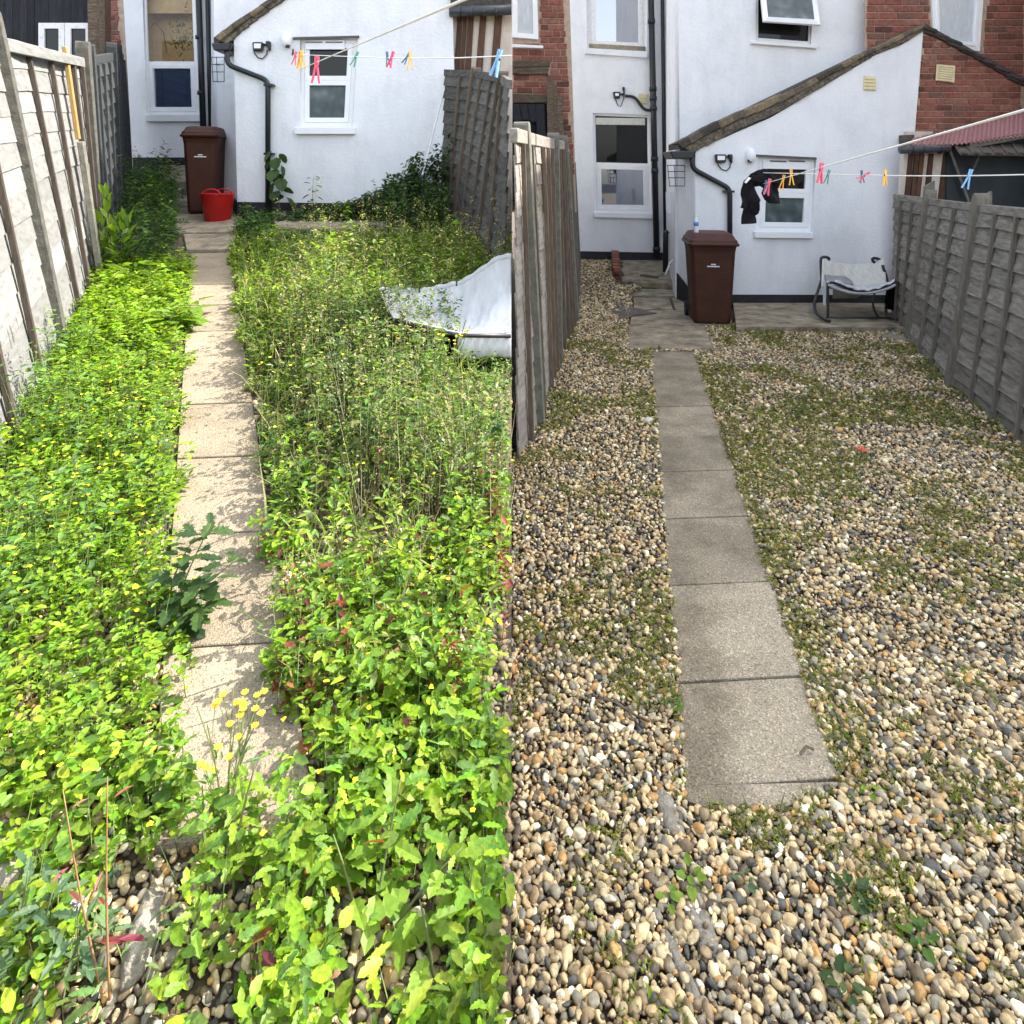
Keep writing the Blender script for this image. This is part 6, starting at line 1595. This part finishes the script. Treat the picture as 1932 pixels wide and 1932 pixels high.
for (u, v, h, lab) in ((97, 1660, .11, 'left one of two fluffy grey seed heads at the lower left'), (135, 1720, .13, 'right one of two fluffy grey seed heads at the lower left')):
    b0 = gl(u + 12, v + 130); t = thing('seed_head', lab, 'plant', b0); tp_ = b0 + Vector((-.02, .03, h))
    MB().tube([b0, tp_], .002, 5).build('stem', M['stemgreen'], t)
    fz = MB(); rr_ = random.Random(u)
    for k in range(60):
        d = Vector((rr_.gauss(0, 1), rr_.gauss(0, 1), rr_.gauss(0, 1))).normalized() * rr_.uniform(.010, .017)
        s_ = d.cross(Vector((0, 0, 1))).normalized() * .0022; fz.add([tp_ - s_, tp_ + d + s_, tp_ + d - s_], [(0, 1, 2)])
    fz.build('fluff', M['fabric_grey'], t)
# ragwort sprays with yellow heads over the path end
def ragwort(label, base, n, h, seed, spread=.16):
    r = random.Random(seed); t = thing('ragwort', label, 'plant', base); base = Vector(base); st = MB()
    for k in range(n):
        a = r.uniform(0, 6.28); q = r.uniform(.2, 1) * spread
        tip = base + Vector((q * math.cos(a), q * math.sin(a) + .03, h * r.uniform(.6, 1.05)))
        mid = base.lerp(tip, .5) + Vector((-.15 * q * math.cos(a), 0, .02))
        pts = sm([base, mid, tip], 4); st.tube(pts, [.0028 - .0016 * i / len(pts) for i in range(len(pts))], 4)
        for j in range(r.choice((1, 2, 3))):
            e = pts[-3] + Vector((r.uniform(-.04, .04), r.uniform(-.04, .04), r.uniform(.02, .06)))
            st.tube([pts[-4], e], .0011, 4)
            fl = MB(); c = e
            fl.tube([c - Vector((0, 0, .006)), c], [.003, .006], 6)
            for i in range(8):
                b_ = i * .785; d1 = Vector((math.cos(b_), math.sin(b_), .25)) * .011; d2 = Vector((-math.sin(b_), math.cos(b_), 0)) * .0035
                fl.add([c, c + d1 * .6 + d2, c + d1, c + d1 * .6 - d2], [(0, 1, 2, 3)])
            fl.build('flower', M['ragyellow'], t)
    st.build('stem', M['stemgreen'], t)
    me = leaf_mesh('toothed', .35, LM['mid'])
    for k in range(n * 3):
        a = r.uniform(0, 6.28); o = bpy.data.objects.new('leaf', me); COL.objects.link(o); o.parent = t
        o.location = Vector((.3 * spread * math.cos(a), .3 * spread * math.sin(a), r.uniform(.1, .6) * h)); L_ = r.uniform(.02, .045)
        o.scale = (L_, L_, L_); o.rotation_euler = (r.uniform(-.4, .4), -r.uniform(-.2, .7), a)
    return t
M['ragyellow'] = flat('ragwort_yellow', (.80, .58, .02), .6)
ragwort('spray of yellow ragwort heads standing over the near end of the pale path', gl(425, 1590), 10, .34, 3, .15)
ragwort('thin ragwort stems with yellow heads before the shaded stone ledge', gl(680, 500), 9, .55, 4, .25)
ragwort('sparse ragwort stem with yellow heads in front of the dark grey fence', gl(905, 560), 6, .55, 6, .2)
ragwort('dry branching stem standing in front of the white fallen lounger', gl(850, 760), 6, .55, 8, .14)

# ------------------------------------------------------------------ little weeds and moss through the gravel
GW, GS = Foliage(), Foliage()
def keep_w(x, y):
    jt = np.random.default_rng(len(x)).normal(0, .035, len(x)); m1 = jt * 2 + fbm(x * 1.1 + 3, y * 1.1 + 8, 71); m2 = fbm(x * 4 + 3, y * 4 + 8, 72)
    side = np.where(x > vrr(y), .02, -.015); near = np.where(y < 2.0, -.05, 0)
    ed = np.exp(-np.abs(x - vrr(y)) / .12) * .10 + np.exp(-np.abs(x - vrl(y)) / .06) * .07
    return keep_r(x, y) & ((m1 * .5 + m2 * .5 + side + near + ed) > .542) & (x < np.minimum(fxr(y) - .02, .8 * y))
GREENS = np.array([(1.6, 1.45, 1.1)]) * np.array([(.10, .145, .02), (.13, .17, .03), (.075, .12, .022), (.14, .145, .035), (.07, .075, .022)])
for k, (y0, y1, s, H, ln, nl) in enumerate(((1.3, 2.8, .026, .016, .014, 7), (2.8, 5, .034, .018, .017, 8), (5, 9.0, .05, .022, .026, 8))):
    p = scatter(0, 6, y0, y1, s, keep_w, 500 + k)
    clumps(GW, None, p, lambda x, y: vzr(y) + .008, nl, H, .022 + .006 * k, ln, .36, 'dia', GREENS, 510 + k, pitch=(-.1, .9), xmax=99)
    pm = scatter(0, 6, y0, y1, s * 1.25, keep_w, 550 + k)
    clumps(GW, None, pm, lambda x, y: vzr(y) + .013, 11, .007, .024 + .012 * k, .0095 + .004 * k, .6, 'dia', GREENS[:4] * np.array([(1.05, .95, .9)]), 560 + k, pitch=(-.15, .35), xmax=99)
    q = p[::4]; n = len(q); b3 = np.stack([q[:, 0], q[:, 1], vzr(q[:, 1]) + .005], -1)
    for j in range(3):
        GW.add('blade', b3, r_.uniform(0, 6.28, n), r_.uniform(.2, 1.1, n), r_.normal(0, .3, n), r_.uniform(.03, .065, n) * (1 + .2 * k), r_.uniform(.05, .09, n), pal(GREENS, n, r_))
# tufts along fences and slab edges
for fn, sgn, y0, y1 in ((fxl, .04, 4.6, 8.4), (fxr, -.04, 5.0, 8.8)):
    ys = np.random.default_rng(8).uniform(y0, y1, 60); p = np.stack([fn(ys) + sgn, ys], -1)
    clumps(GW, None, p, lambda x, y: vzr(y) + .005, 8, .03, .03, .03, .3, 'dia', GREENS, 520, pitch=(0, 1.0), xmax=99)
GW.build('gravel_weeds', M['leaf'])
def gweed(label, u, v, n, ln, lm, seed, tpl='round', h=.03):
    b0 = gp(u, v, .012)
    plant('gravel_weed', label, b0, [[(0, 0, 0), (.004, 0, h * .5), (.0, .005, h)]], n, ln, .75, tpl, lm, seed, stemr=.002, t0=.05, petiole=.5)
gweed('bright green leafed weed above the mossy kerb lump in the near pebbles', 1302, 1676, 8, .036, 'lime', 31)
gweed('dark green lobed rosette in the near pebbles right of the path end', 1606, 1708, 12, .044, 'deep', 32, 'toothed')
gweed('pale green pair of leaves right of the bright weed in the near pebbles', 1402, 1680, 5, .028, 'blue', 33)
gweed('light green seedling at the right of the slab path end', 1640, 1508, 6, .028, 'lime', 34)
gweed('green weed among grass near the bottom right of the gravel garden', 1735, 1790, 10, .032, 'mid', 35)
gweed('small lime seedling left of the thin kerb splinter', 1258, 1716, 6, .026, 'lime', 36)
gweed('dark weed tuft at the bottom edge of the gravel garden', 1590, 1880, 9, .036, 'deep', 37)
gweed('low green weed at the left edge of the second nearest slab', 1270, 1340, 14, .026, 'mid', 38, 'oval')
